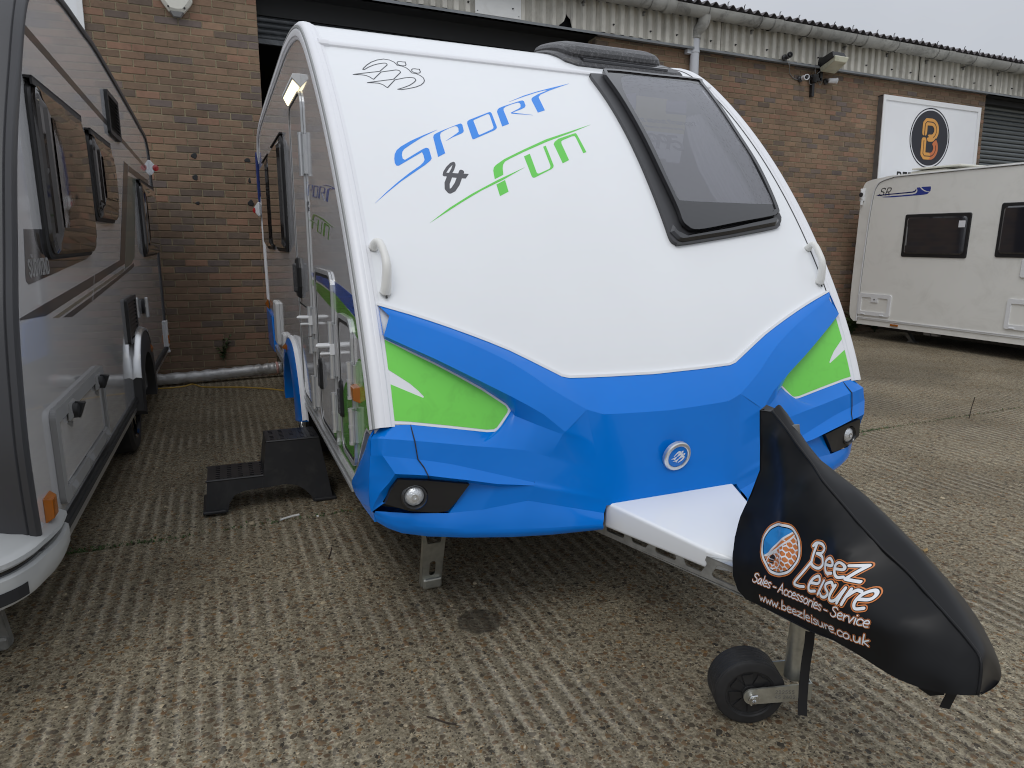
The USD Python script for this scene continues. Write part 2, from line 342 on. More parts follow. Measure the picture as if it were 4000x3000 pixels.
# brushed yard concrete: washed out gravel in pale cement, tamped ridges towards the wall, oil and damp stains
def disc(n, L, nm, x, y, r0, r1):
    n.update({nm + 'v': ('vector_math', {'math_type': 'distance', 'vector2': (x, y, 0)}), nm + 'm': ('map_range', {'from_min': r0, 'from_max': r1, 'to_min': 1.0, 'to_max': 0.0, 'clamp': True})})
    L += [('wq.vector', nm + 'v.vector1'), (nm + 'v.value', nm + 'm.value')]
cn = {
    'ge': ('geometry', {}), 'flat': ('vector_math', {'math_type': 'multiply', 'vector2': (1, 1, 0)}),
    'wn': ('noise_texture', {'scale': 28.0, 'detail': 3.0}), 'wc': ('vector_math', {'math_type': 'subtract', 'vector2': (.5, .5, .5)}), 'ws': ('vector_math', {'math_type': 'scale', 'scale': .022}), 'wp': ('vector_math', {'math_type': 'add'}),
    'wn2': ('noise_texture', {'scale': 9.0, 'detail': 4.0}), 'wr': ('vector_math', {'math_type': 'scale', 'scale': .018}), 'wrq': ('vector_math', {'math_type': 'add'}), 'wc2': ('vector_math', {'math_type': 'subtract', 'vector2': (.5, .5, .5)}), 'ws2': ('vector_math', {'math_type': 'scale', 'scale': .05}), 'wq': ('vector_math', {'math_type': 'add'}),
    'v': ('voronoi_texture', {'scale': 48.0, 'randomness': 1.0}), 'vs': ('separate_color', {}),
    'stone': ('rgb_ramp', {'ramp': [(0.0, (.025, .023, .02)), (.18, (.10, .08, .055)), (.36, (.17, .095, .045)), (.5, (.20, .18, .145)), (.66, (.11, .09, .07)), (.8, (.28, .16, .06)), (.93, (.17, .15, .12)), (1.0, (.6, .52, .38))]}),
    'sz': ('map_range', {'from_min': 0.0, 'from_max': 1.0, 'to_min': .12, 'to_max': .62}),
    'isd': ('math', {'math_type': 'less_than'}),
    'cm': ('noise_texture', {'scale': 66.0, 'detail': 6.0, 'roughness': .8}), 'cr': ('rgb_ramp', {'ramp': [(.30, (.07, .06, .042)), (.43, (.185, .165, .12)), (.56, (.40, .365, .285)), (.70, (.66, .62, .52))]}),
    'mix1': ('mix', {}),
    'v2': ('voronoi_texture', {'scale': 105.0}), 'v2s': ('separate_color', {}), 'v2t': ('math', {'math_type': 'greater_than', 'value2': .42}), 'v2d': ('math', {'math_type': 'less_than', 'value2': .40}), 'v2m': ('math', {'math_type': 'multiply'}), 'stone2': ('rgb_ramp', {'ramp': [(0.0, (.02, .018, .016)), (.3, (.10, .085, .065)), (.55, (.26, .17, .085)), (.8, (.09, .08, .07)), (1.0, (.62, .57, .46))]}), 'mix1b': ('mix', {}),
    'big': ('noise_texture', {'scale': .9, 'detail': 6.0, 'roughness': .6}), 'bigr': ('rgb_ramp', {'ramp': [(.3, (.60, .55, .47)), (.55, (.93, .88, .78)), (.75, (1.06, 1.02, .93))]}), 'mix2': ('mix', {'mix_type': 'multiply', 'fac': 1.0}),
    'sx': ('separate_xyz', {}), 'rx': ('math', {'math_type': 'multiply', 'value2': 95.0}), 'rmp': ('vector_math', {'math_type': 'multiply', 'vector2': (1.0, .35, 1.0)}), 'rn': ('noise_texture', {'scale': 1.6, 'detail': 3.0}), 'rnm': ('math', {'math_type': 'multiply', 'value2': 4.0}), 'ra0': ('math', {'math_type': 'multiply_add', 'value2': 3.6}), 'ra': ('math', {'math_type': 'add'}), 'rs': ('math', {'math_type': 'sine'}),
    'rnoise': ('noise_texture', {'scale': 1.6, 'detail': 3.0}), 'rw': ('map_range', {'from_min': .36, 'from_max': .62, 'to_min': .0, 'to_max': 1.0, 'clamp': True}), 'rm': ('math', {'math_type': 'multiply'}),
    'rd': ('map_range', {'from_min': -1.0, 'from_max': .6, 'to_min': .45, 'to_max': 0.0, 'clamp': True}), 'mix3': ('mix', {'color2': (.075, .062, .044)}), 'rl': ('map_range', {'from_min': .15, 'from_max': 1.0, 'to_min': 0.0, 'to_max': .26, 'clamp': True}), 'mix3b': ('mix', {'color2': (.52, .49, .41)}),
    'st': ('math', {'math_type': 'maximum'}), 'st2': ('math', {'math_type': 'maximum'}), 'st3': ('math', {'math_type': 'maximum'}), 'stm': ('math', {'math_type': 'multiply', 'value2': .72}), 'mix4': ('mix', {'color2': (.03, .025, .018)}),
    'h1': ('math', {'math_type': 'multiply', 'value2': .45}), 'h2': ('math', {'math_type': 'multiply', 'value2': -.9}), 'h3': ('math', {'math_type': 'add'}), 'h4': ('math', {'math_type': 'multiply', 'value2': .9}), 'h5': ('math', {'math_type': 'add'}),
    'bp': ('bump', {'distance': .0075, 'strength': .9}),
    'p': ('principled_bsdf', {'roughness': .8, 'specular_ior_level': .35})}
cl = [('ge.position', 'flat.vector1'), ('flat.vector', 'wn.vector'), ('wn.color', 'wc.vector1'), ('wc.vector', 'ws.vector1'), ('flat.vector', 'wp.vector1'), ('ws.vector', 'wp.vector2'),
      ('flat.vector', 'wn2.vector'), ('wn2.color', 'wc2.vector1'), ('wc2.vector', 'ws2.vector1'), ('flat.vector', 'wq.vector1'), ('ws2.vector', 'wq.vector2'),
      ('wp.vector', 'v.vector'), ('v.color', 'vs.color'), ('vs.r', 'stone.fac'), ('vs.g', 'sz.value'), ('v.distance', 'isd.value1'), ('sz.result', 'isd.value2'),
      ('flat.vector', 'cm.vector'), ('cm.fac', 'cr.fac'), ('isd.value', 'mix1.fac'), ('cr.color', 'mix1.color1'), ('stone.color', 'mix1.color2'),
      ('wp.vector', 'v2.vector'), ('v2.color', 'v2s.color'), ('v2s.r', 'v2t.value1'), ('v2.distance', 'v2d.value1'), ('v2t.value', 'v2m.value1'), ('v2d.value', 'v2m.value2'), ('v2s.g', 'stone2.fac'), ('v2m.value', 'mix1b.fac'), ('mix1.color', 'mix1b.color1'), ('stone2.color', 'mix1b.color2'), ('flat.vector', 'big.vector'), ('big.fac', 'bigr.fac'), ('mix1b.color', 'mix2.color1'), ('bigr.color', 'mix2.color2'),
      ('wc2.vector', 'wr.vector1'), ('flat.vector', 'wrq.vector1'), ('wr.vector', 'wrq.vector2'), ('wrq.vector', 'sx.vector'), ('sx.x', 'rx.value1'), ('flat.vector', 'rmp.vector1'), ('rmp.vector', 'rn.vector'), ('rn.fac', 'rnm.value1'), ('rx.value', 'ra.value1'), ('cm.fac', 'ra0.value1'), ('rnm.value', 'ra0.value3'), ('ra0.value', 'ra.value2'), ('ra.value', 'rs.value1'),
      ('flat.vector', 'rnoise.vector'), ('rnoise.fac', 'rw.value'), ('rs.value', 'rm.value1'), ('rw.result', 'rm.value2'), ('rm.value', 'rd.value'), ('rd.result', 'mix3.fac'), ('mix2.color', 'mix3.color1')]
disc(cn, cl, 'oil', .915, 2.50, .088, .10)
disc(cn, cl, 'dampa', 5.55, 4.75, .35, .75)
disc(cn, cl, 'dampb', 7.3, 5.6, .5, .9)
cn['dsc'] = ('math', {'math_type': 'multiply', 'value2': .45}); cn['dsc2'] = ('math', {'math_type': 'multiply', 'value2': .45})
cl += [('dampam.result', 'dsc.value1'), ('dampbm.result', 'dsc2.value1'), ('oilm.result', 'st.value1'), ('dsc.value', 'st.value2'), ('st.value', 'st2.value1'), ('dsc2.value', 'st2.value2'), ('st2.value', 'stm.value1'), ('stm.value', 'mix4.fac'), ('rm.value', 'rl.value'), ('rl.result', 'mix3b.fac'), ('mix3.color', 'mix3b.color1'), ('mix3b.color', 'mix4.color1'), ('mix4.color', 'p.base_color'),
       ('rm.value', 'h1.value1'), ('v.distance', 'h2.value1'), ('h1.value', 'h3.value1'), ('h2.value', 'h3.value2'), ('cm.fac', 'h4.value1'), ('h3.value', 'h5.value1'), ('h4.value', 'h5.value2'), ('h5.value', 'bp.height'), ('bp.normal', 'p.normal')]
LOOK['yard_concrete'] = mat(stage, '/World/Looks/yard_concrete', cn, cl, surface='p.BSDF')

# ------------------------------------------------------------------ the yard
GA, GB = .018, .048
def gz(x, y): return GA * x + GB * y
def onyard(x, y, w): return np.stack([x, y, GA * x + GB * y + w], -1)
yard = thing('ground', 'ridged grey concrete yard of large slabs with gravel showing', 'ground', kind='structure')
YJ = [-40, -3.3, .2, 3.915, 7.60, 30]; XJ = [-40, -4.2, 12.4, 60]
obj('joint_bed', slab(sbox(-40, -40, 60, 30), onyard, -.10, -.022), 'sludge', yard)
for j in range(len(YJ) - 1):
    for i in range(len(XJ) - 1):
        g = sbox(XJ[i], YJ[j], XJ[i + 1], YJ[j + 1])
        e = np.asarray(shapely.segmentize(g.exterior, .12).coords)
        if max(abs(XJ[i]), abs(XJ[i + 1])) < 20 or True:
            e = np.array([(x + .004 * math.sin(9 * y + 5 * x) , y + .005 * math.sin(7.3 * x + j) + .004 * math.sin(23 * x)) for x, y in e])
        obj('concrete_slab', slab(Polygon(e).buffer(-.009), onyard, -.08, 0, back=False, edge=(.008, .010)), 'yard_concrete', yard)

# ------------------------------------------------------------------ the brick unit
YW = 8.3755
def onwall(x, z, w): return np.stack([x, np.full(np.shape(x), YW) - w, z], -1)
unit = thing('brick_unit', 'brown brick industrial unit with ribbed grey cladding under a long gutter', 'building')
TOPZ = 4.655
pal = np.array([(.30, .205, .14), (.275, .19, .135), (.325, .215, .15), (.25, .175, .125), (.20, .155, .125), (.34, .205, .145), (.29, .21, .15)])
def brick_mesh(x0, x1, z0, z1):
    d = .006 + .003 * rng.random(); c = .003; j = rng.normal(0, .0007, 4)
    a = [(x0 + j[0], z0 + j[1]), (x1 + j[2], z0 + j[3]), (x1 + j[2], z1 + j[1]), (x0 + j[0], z1 + j[3])]
    i = [(x0 + c, z0 + c), (x1 - c, z0 + c), (x1 - c, z1 - c), (x0 + c, z1 - c)]
    V = [(x, YW + .008, z) for x, z in a] + [(x, YW - d + c, z) for x, z in a] + [(x, YW - d, z) for x, z in i]
    F = [(8, 9, 10), (8, 10, 11)]
    for k in range(4):
        l = (k + 1) % 4; F += [(k, l, 4 + l), (k, 4 + l, 4 + k), (4 + k, 4 + l, 8 + l), (4 + k, 8 + l, 8 + k)]
    return np.array(V), np.array(F)
def set_tone(o, tones):
    UsdGeom.PrimvarsAPI(o).CreatePrimvar('tone', Sdf.ValueTypeNames.Color3fArray, UsdGeom.Tokens.vertex).Set(Vt.Vec3fArray.FromNumpy(np.asarray(tones, np.float32)))
def tone():
    r = rng.random()
    base = pal[rng.choice(7, p=[.2, .2, .15, .14, .07, .14, .10])] if r > .13 else np.array([(.215, .17, .145), (.205, .165, .15)][rng.integers(2)])
    return base * (1 + rng.normal(0, .055)) * .80
def brick_panel(x0, x1, zc, xj, pick, name, zb=.2):
    wall = obj('brick_wall', bx(x0, x1, YW, YW + .22, zb, TOPZ), 'mortar', unit)
    left = []
    zi = int(math.ceil((zb - zc) / .075)); za = int((TOPZ - zc) / .075)
    for r in range(zi, za + 1):
        z0, z1 = zc + .075 * r - .0325, min(zc + .075 * r + .0325, TOPZ - .002)
        ph = xj + (.1125 if r % 2 else 0)
        k0 = int(math.floor((x0 - ph) / .225))
        for k in range(k0, k0 + int((x1 - x0) / .225) + 3):
            a, b = ph + .225 * k + .005, ph + .225 * (k + 1) - .005
            a, b = max(a, x0 + .001), min(b, x1 - .0)
            if b - a < .03: continue
            left.append((a + rng.normal(0, .0012), b + rng.normal(0, .0012) * (b < x1), z0 + rng.normal(0, .001), z1 + rng.normal(0, .001), tone()))
    if pick:
        left.sort(key=lambda q: (not pick(q), q[2]))
        n = min(300, sum(map(pick, left)))
        for q in left[:n]:
            v, f = brick_mesh(*q[:4]); o = obj('brick', tm(v, f), 'brick', wall); set_tone(o, np.tile(q[4], (len(v), 1)))
        left = left[n:]
    V, F, T, n = [], [], [], 0
    for q in left:
        v, f = brick_mesh(*q[:4]); V.append(v); F.append(f + n); T.append(np.tile(q[4], (len(v), 1))); n += len(v)
    o = obj('brick_courses', tm(np.vstack(V), np.vstack(F)), 'brick', wall, kind='stuff'); set_tone(o, np.vstack(T))
    return wall
brick_panel(-7, .578, 4.105, -.3135, lambda q: q[1] > -.72 - .16 * max(0, q[2] - 2.6) and q[0] < .58 and .42 < q[2] < 4.6, 'left')
brick_panel(4.797, 12.685, 4.35, 8.6878, None, 'right')
# the jambs of the two openings turn back into the building
for xs, xe, ph in ((4.797, 4.797, 0), (.578, .578, 0)):
    V, F, T, n = [], [], [], 0
    for r in range(56):
        z0 = .44 + .075 * r
        for a, b in (((.012, .105), (.115, .215)) if r % 2 else ((.012, .215),)):
            v = np.array([(xs + (-.004 if xs > 2 else .004) * s, YW + y, z) for s in (0, 1) for y in (a, b) for z in (z0, z0 + .065)])
            m = trimesh.convex.convex_hull(v + 0); V.append(m.vertices); F.append(m.faces + n); T.append(np.tile(tone(), (len(m.vertices), 1))); n += len(m.vertices)
    o = obj('jamb_bricks', tm(np.vstack(V), np.vstack(F)), 'brick', unit, kind='stuff'); set_tone(o, np.vstack(T))
# building carcass behind: side returns, room, roof
obj('inner_wall', [bx(-7, 30, 17.8, 18, 0, 5), bx(-7.2, -7, YW, 18, 0, 5), bx(4.8, 12.68, YW + .5, YW + .6, 0, 4.7), bx(-7, 30, 8.95, 18, 5.0, 5.1)], 'interior_black', unit)
# left opening: dark head, rolled shutter lowered a little
obj('door_head', [bx(.578, 4.797, YW + .24, YW + .30, 4.44, 4.70)], 'soffit_dark', unit)
obj('door_soffit', [bx(.578, 4.797, YW - .10, YW + .30, 4.655, 4.67), bx(12.685, 30, YW - .10, YW + .45, 4.655, 4.67)], 'soffit_dark', unit)
for k in range(4):
    z = 4.435 - .062 * k
    pr = [(0, 0), (.018, .012), (.028, .03), (.018, .05), (0, .058)]
    rows = [[(x, YW + .25 - q[0], z - .06 + q[1]) for q in pr] for x in (.58, 4.795)]
    obj('shutter_slat', loft(rows), 'shutter_dark', unit, smooth=40)
obj('bottom_bar', bx(.58, 4.795, YW + .222, YW + .262, 4.135, 4.187), 'shutter_dark', unit)
# right opening: closed grey roller shutter
for k in range(44):
    z = 4.58 - .078 * k
    pr = [(0, 0), (.02, .01), (.03, .035), (.02, .062), (0, .072)]
    rows = [[(x, YW + .26 - q[0], z - .075 + q[1]) for q in pr] for x in (12.685, 20.0)]
    obj('shutter_slat', loft(rows), 'shutter_grey', unit, smooth=40)
obj('shutter_box', bx(12.685, 20, YW + .12, YW + .42, 4.56, 4.65), 'soffit_dark', unit)
obj('brick_pier', bx(20, 30, YW, YW + .3, .2, TOPZ), 'mortar', unit)
# ribbed fibre cement cladding in metre wide sheets, each lapping the next
PITCH = .1438
def ribs(x0, x1, step=.012):
    br = np.array([.0, .32, .37, .46, .51, .83, .88, .96]); k = np.arange(math.floor(x0 / PITCH) - 1, math.ceil(x1 / PITCH) + 1)
    x = (k[:, None] * PITCH + br * PITCH).ravel(); x = np.r_[x0, x[(x > x0 + .002) & (x < x1 - .002)], x1]
    t = ((x / PITCH) % 1.0)
    d = np.interp(t, [0, .32, .37, .46, .51, .83, .88, .96, 1.0], [0, 0, .005, .045, .05, .05, .045, .005, 0])
    return x, d
hole = poly([(4.219, 4.70), (4.26, 4.735), (4.285, 4.79), (4.30, 4.89), (4.325, 4.84), (4.37, 4.79), (4.386, 4.655), (4.30, 4.66), (4.225, 4.665)])
xs = -7.0
seams = [-7.0]
while xs < 29.0:
    xs = xs + 1.015; seams.append(xs)
off0 = (6.785 - seams[0]) % 1.015
for k in range(len(seams) - 1):
    x0, x1 = seams[k] + off0, seams[k + 1] + off0 - .004
    if x0 > 29: break
    x, d = ribs(x0, x1)
    wv = .006 * (k % 2)
    if x0 < 4.3 < x1 or x0 < 4.2 < x1:
        g = sbox(x0, 4.668, x1, 5.06).difference(hole)
        fn = lambda u, v, w: np.stack([u, YW - .06 - wv - np.interp(u, x, d) - w, v], -1)
        obj('cladding_sheet', slab(g, fn, -.008, 0, step=(.024, None)), 'asbestos_grey', unit, smooth=30)
        continue
    rows = [[(a, YW - .06 - b - wv, z) for a, b in zip(x, d)] for z in (4.672 + .004 * (k % 3), 5.06)]
    back = [[(a, YW - .052 - b - wv, z) for a, b in zip(x, d)] for z in (4.672 + .004 * (k % 3), 5.06)]
    edge = [rows[0], back[0]]
    obj('cladding_sheet', [loft(rows), loft(back), loft(edge)], 'asbestos_grey', unit, smooth=30)
    for a in (.17, .72):
        fx = x0 + a * 1.0
        fx = round((fx) / PITCH) * PITCH + PITCH * .67
        q = (fx, YW - .110 - wv, 4.775 + .012 * random.random())
        obj('fixing_bolt', join([lathe([(0, 0), (.013, 0), (.013, .006), (.007, .012), (.007, .026), (0, .026)], q, (.1, -1, -.1), 8)]), 'bitumen', unit)
obj('cladding_backing', bx(-7, 30, YW + .02, YW + .05, 4.66, 5.06), 'interior_black', unit)
obj('drip_flashing', [bx(-7, 30, YW - .118, YW - .012, 4.655, 4.664), bx(-7, 30, YW - .121, YW - .116, 4.638, 4.668)], 'flashing', unit)
bd = obj('cladding_patch', bx(3.06, 3.66, YW - .125, YW - .113, 4.67, 5.05), 'board_white', unit)
for (a, b) in ((3.09, 4.70), (3.63, 4.70), (3.63, 4.95), (3.09, 4.95)):
    obj('screw', lathe([(0, 0), (.007, 0), (.005, .004), (0, .005)], (a, YW - .125, b), (0, -1, 0), 8), 'bitumen', bd)
# gutter in lengths with sockets and brackets, ragged corrugated roof edge above it
def gutter_section(r, x, rag=0):
    a = np.linspace(math.pi * 1.0, math.pi * 2.0, 13)
    yc, zc = YW - .235, 5.115
    return [(x, yc + r * math.cos(t), zc + .0 + r * 1.02 * math.sin(t)) for t in a]
gx = -7.0; k = 0
while gx < 28:
    L = 1.83
    r_ = .108
    obj('gutter_length', [loft([gutter_section(r_, gx), gutter_section(r_, gx + L - .1)]), loft([gutter_section(r_ + .012, gx + L - .14), gutter_section(r_ + .016, gx + L - .12), gutter_section(r_ + .016, gx + L), gutter_section(r_ + .005, gx + L + .01)]), loft([gutter_section(r_ - .008, gx), gutter_section(r_ - .008, gx + L)])], 'gutter_grey', unit, smooth=40)
    for b in (.55, 1.46):
        pts = [(gx + b, *q[1:]) for q in gutter_section(r_ + .005, gx + b)]
        obj('gutter_bracket', [tube(pts, .006, 6), bx(gx + b - .012, gx + b + .012, YW - .16, YW - .09, 4.985, 5.005), bx(gx + b - .012, gx + b + .012, YW - .135, YW - .12, 4.95, 5.0)], 'dull_steel', unit)
    gx += L; k += 1
rx = np.arange(-7, 28, .0122); rd = .026 * np.sin(rx / .0733 * math.pi) + .004 * np.sin(rx * 3.1) + .003 * rng.normal(0, 1, len(rx)).cumsum() * 0
zs = lambda y: 5.185 + (y - (YW - .30)) * .12
rows = [[(a, y, zs(y) + b + t) for a, b in zip(rx, rd)] for y, t in ((YW - .30, 0), (YW + .4, 0), (YW + 1.2, 0))]
low = [[(a, YW - .30, zs(YW - .30) + b - .009) for a, b in zip(rx, rd)], [(a, YW + .4, zs(YW + .4) + b - .009) for a, b in zip(rx, rd)]]
obj('roof_sheeting', [loft(rows), loft(low), loft([rows[0], low[0]])], 'roof_sheet', unit, smooth=40)
for k in range(60):
    x = -6 + .5 * k + .14 * random.random() + (.13 if k % 2 else 0)
    obj('hook_bolt', tube([(x, YW - .22, 5.19), (x + .004, YW - .22, 5.265), (x + .02, YW - .22, 5.282)], .0065, 5), 'bitumen', unit)
# downpipe
dp = obj('downpipe', [rod((6.33, YW - .075, .55), (6.33, YW - .075, 4.82), .062, n=20)], 'upvc_grey', unit, smooth=40)
obj('pipe_collar', [rod((6.33, YW - .075, 4.60), (6.33, YW - .075, 4.63), .068, n=20), bx(6.20, 6.27, YW - .09, YW - .02, 4.585, 4.645)], 'upvc_grey', dp, smooth=40)
obj('gutter_outlet', [tube([(6.36, YW - .235, 5.05), (6.36, YW - .20, 4.95), (6.335, YW - .10, 4.87), (6.33, YW - .075, 4.80)], [.085, .08, .074, .07], 16, smooth=10), rod((6.33, YW - .075, 4.79), (6.33, YW - .075, 4.83), .076, n=20)], 'gutter_grey', unit, smooth=40)
# bitumen plugged holes in the brickwork
for (x, z, rx_, rz_) in ((-.144, 2.841, .030, .029), (.391, 2.826, .032, .022), (-.149, 2.614, .028, .030), (.401, 2.607, .014, .031), (-.144, 2.346, .022, .018), (.401, 2.365, .031, .033)):
    a = np.linspace(0, 2 * math.pi, 18, endpoint=False); rr = 1 + .12 * np.sin(3 * a + x * 9) + .05 * rng.normal(0, 1, 18)
    obj('plugged_hole', slab(poly(np.stack([x + rx_ * rr * np.cos(a), z + rz_ * rr * np.sin(a)], 1)), onwall, 0, .0125, edge=(.004, .003)), 'bitumen', unit, smooth=50)
# wall furniture -------------------------------------------------------
al = thing('alarm_box', 'cream shield shaped alarm box high on the brick wall', 'alarm box')
sh = poly([(-.356, 4.376), (-.33, 4.33), (-.279, 4.262), (-.205, 4.252), (-.135, 4.262), (-.075, 4.335), (-.05, 4.376), (-.05, 4.55), (-.09, 4.60), (-.31, 4.60), (-.356, 4.55)])
obj('cover', slab(sh, onwall, .01, .085, edge=(.03, .03)), 'cream_plastic', al, smooth=20)
obj('strobe_lens', hull([(-.275, YW - .02, 4.262), (-.135, YW - .02, 4.262), (-.265, YW - .075, 4.26), (-.145, YW - .075, 4.26), (-.24, YW - .03, 4.212), (-.17, YW - .03, 4.212), (-.235, YW - .062, 4.215), (-.175, YW - .062, 4.215)]), 'hatch_grey', al)
for x in (-.28, -.128): obj('screw_hole', rod((x, YW - .06, 4.30), (x, YW - .088, 4.297), .009), 'bitumen', al)
wb = thing('white_board', 'white painted board fixed high on the wall above the silver caravan', 'board')
wq = [(-1.98, 3.93), (-1.05, 3.93), (-1.05, 4.60), (-1.98, 4.60)]
obj('panel', slab(poly(wq).buffer(-.05), onwall, .01, .03), 'gelcoat', wb)
obj('frame', slab(poly(wq).difference(poly(wq).buffer(-.05)), onwall, .01, .045, edge=None), 'white_plastic', wb)
# sign box
sg = thing('sign_box', 'white framed sign box with a round black badge and orange letter', 'sign')
SX0, SX1, SZ0, SZ1 = 10.045, 12.438, 2.30, 4.396
onsign = lambda x, z, w: np.stack([x, YW - .102 - w, z], -1)
obj('box_sides', [bx(SX0, SX0 + .02, YW - .100, YW - .002, SZ0, SZ1), bx(SX1 - .02, SX1, YW - .100, YW - .002, SZ0, SZ1), bx(SX0, SX1, YW - .100, YW - .002, SZ1 - .015, SZ1), bx(SX0, SX1, YW - .1, YW - .002, SZ0, SZ0 + .015)], 'sign_side', sg)
R_ = sbox(SX0, SZ0, SX1, SZ1)
fr = R_.difference(sbox(SX0 + .055, SZ0 + .06, SX1 - .075, SZ1 - .075))
obj('frame', slab(fr, onsign, -.004, .012, edge=None), 'white_plastic', sg)
obj('banner', slab(sbox(SX0 + .055, SZ0 + .06, SX1 - .075, SZ1 - .075), onsign, -.02, -.004, step=(.2, .2)), 'banner_white', sg, smooth=20)
ang = np.linspace(0, 2 * math.pi, 72, endpoint=False)
ell = lambda k: poly(np.stack([11.214 + .485 * k * np.cos(ang), 3.804 + .485 * k * np.sin(ang)], 1))
obj('badge_ring', slab(ell(1.0).difference(ell(.965)), onsign, -.004, .0), 'sign_ink', sg)
obj('badge_disc', slab(ell(.915), onsign, -.004, .0), 'sign_ink', sg)
def bstroke(pts, wd, **kw): return LineString(pts).buffer(wd, cap_style=kw.get('cap', 'round'), quad_segs=6)
BX, BZ, BS = 11.214, 3.800, .86
bp = lambda pts: [(BX + a * BS, BZ + b * BS) for a, b in pts]
arc = lambda cx, cz, r, a0, a1, n=14: [(cx + r * math.cos(math.radians(a)), cz + r * math.sin(math.radians(a))) for a in np.linspace(a0, a1, n)]
up = bstroke(bp([(-.165, .10), (-.165, .26), (-.12, .305), (.02, .305)] + arc(.02, .155, .15, 90, -90) + [(-.02, .005)]), .057)
lo1 = bstroke(bp([(-.165, -.05), (-.165, -.29), (-.12, -.335), (-.02, -.335)]), .057)
lo2 = bstroke(bp([(-.02, -.335), (.03, -.335)] + arc(.03, -.18, .155, -90, 55)), .057, cap='flat')
gap = bstroke(bp([(-.165, .19), (-.165, .26), (-.12, .305), (.02, .305)] + arc(.02, .155, .15, 90, -60)), .008)
gap2 = bstroke(bp([(-.165, -.05), (-.165, -.29), (-.12, -.335), (.03, -.335)] + arc(.03, -.18, .155, -90, 20)), .008)
half = sbox(BX - .3, BZ - .6, BX - .10, BZ + .10)
cutl = bstroke(bp([(-.165, -.35), (-.165, .35)]), .010)
hl = bstroke(bp([(-.3, .028), (-.06, .028)]), .017)
obj('letter_top', slab(up.difference(gap).difference(lo2.buffer(.012)).difference(hl).difference(cutl.intersection(sbox(BX - .3, BZ, BX, BZ + .2))), onsign, -.002, .003), 'sign_amber', sg)
obj('letter_foot', slab(lo1.difference(gap2).difference(up.buffer(.012)).difference(hl), onsign, -.002, .003), 'sign_amber', sg)
obj('letter_bowl', slab(lo2.difference(gap2).difference(up.buffer(.014)).difference(lo1), onsign, -.002, .003), 'sign_orange', sg)
obj('lettering', textmap('BEEZ', .185, onsign, 10.479, 3.038, -.004, sx=.85), 'letter_black', sg)
# floodlight, cameras
fl = thing('flood_light', 'old cream lensed floodlight on a cranked black bracket above the brick', 'floodlight')
fx, fz = 8.60, 4.38
obj('bracket', [bx(8.555, 8.605, YW - .06, YW - .01, 4.24, 4.50), bx(8.56, 8.72, YW - .075, YW - .03, 4.47, 4.515), bx(8.69, 8.74, YW - .075, YW - .03, 4.48, 4.66)], 'black_plastic', fl)
bodyp = [(8.70, YW - .10, 4.66), (8.90, YW - .10, 4.62), (8.78, YW - .50, 4.90), (9.00, YW - .50, 4.86)]
obj('housing', hull([(8.64, YW - .10, 4.655), (8.95, YW - .10, 4.655), (8.52, YW - .46, 4.70), (8.78, YW - .46, 4.70), (8.62, YW - .05, 4.74), (8.90, YW - .05, 4.74), (8.54, YW - .42, 4.775), (8.76, YW - .42, 4.775)], .012), 'black_plastic', fl, smooth=30)
obj('lens', hull([(8.655, YW - .13, 4.60), (8.925, YW - .13, 4.60), (8.545, YW - .47, 4.645), (8.765, YW - .47, 4.645), (8.64, YW - .11, 4.655), (8.95, YW - .11, 4.655), (8.53, YW - .485, 4.70), (8.78, YW - .485, 4.70)], .012), 'lamp_lens', fl, smooth=30)
obj('gear_box', hull([(8.60, YW - .03, 4.66), (8.70, YW - .03, 4.66), (8.60, YW - .16, 4.70), (8.70, YW - .16, 4.78), (8.60, YW - .03, 4.76), (8.70, YW - .05, 4.82)], .01), 'black_plastic', fl)
obj('photocell', [lathe([(0, 0), (.03, .01), (.055, .08), (.055, .12), (0, .14)], (8.565, YW - .09, 4.42), (0, 0, 1), 14), bx(8.48, 8.53, YW - .1, YW - .06, 4.50, 4.53)], 'black_plastic', fl, smooth=40)
for pts in ([(8.57, YW - .10, 4.56), (8.55, YW - .1, 4.62), (8.62, YW - .09, 4.66), (8.70, YW - .1, 4.72)], [(8.60, YW - .1, 4.56), (8.68, YW - .12, 4.64), (8.73, YW - .13, 4.73)], [(8.74, YW - .05, 4.60), (8.76, YW - .05, 4.48), (8.72, YW - .05, 4.42), (8.69, YW - .05, 4.47)], [(8.52, YW - .05, 4.50), (8.50, YW - .05, 4.43), (8.54, YW - .05, 4.41), (8.57, YW - .06, 4.44)], [(8.53, YW - .13, 4.66), (8.52, YW - .13, 4.80), (8.49, YW - .14, 4.95), (8.49, YW - .14, 5.03)]):
    obj('wire', tube(pts, .005, 6, smooth=14), 'hatch_grey', fl, smooth=True)
def bullet_camera(name, p, d, white, label):
    t = thing(name, label, 'security camera', o=p)
    d = np.asarray(d, float); d /= np.linalg.norm(d)
    obj('wall_base', lathe([(0, 0), (.045, 0), (.045, .02), (.03, .035), (0, .035)], (0, .07, 0), (0, -1, 0), 16), 'dark_frame', t, smooth=40)
    obj('arm', tube([(0, .04, 0), (.0, .02, -.01), tuple(d * .02)], .014, 8), 'dark_frame', t, smooth=True)
    obj('camera_body', lathe([(0, 0), (.03, 0), (.036, .01), (.036, .12), (.042, .122), (.042, .135), (.034, .136), (.034, .128), (0, .128)], tuple(d * -.01), d, 20), white, t, smooth=40)
    obj('camera_lens', lathe([(0, .129), (.028, .129), (.012, .131), (0, .136)], tuple(d * -.01), d, 16), 'black_gloss', t, smooth=True)
bullet_camera('security_camera', (8.335, YW - .09, 4.475), (-.35, -.9, -.15), 'paper', 'small grey ringed security camera on the brick left of the floodlight')
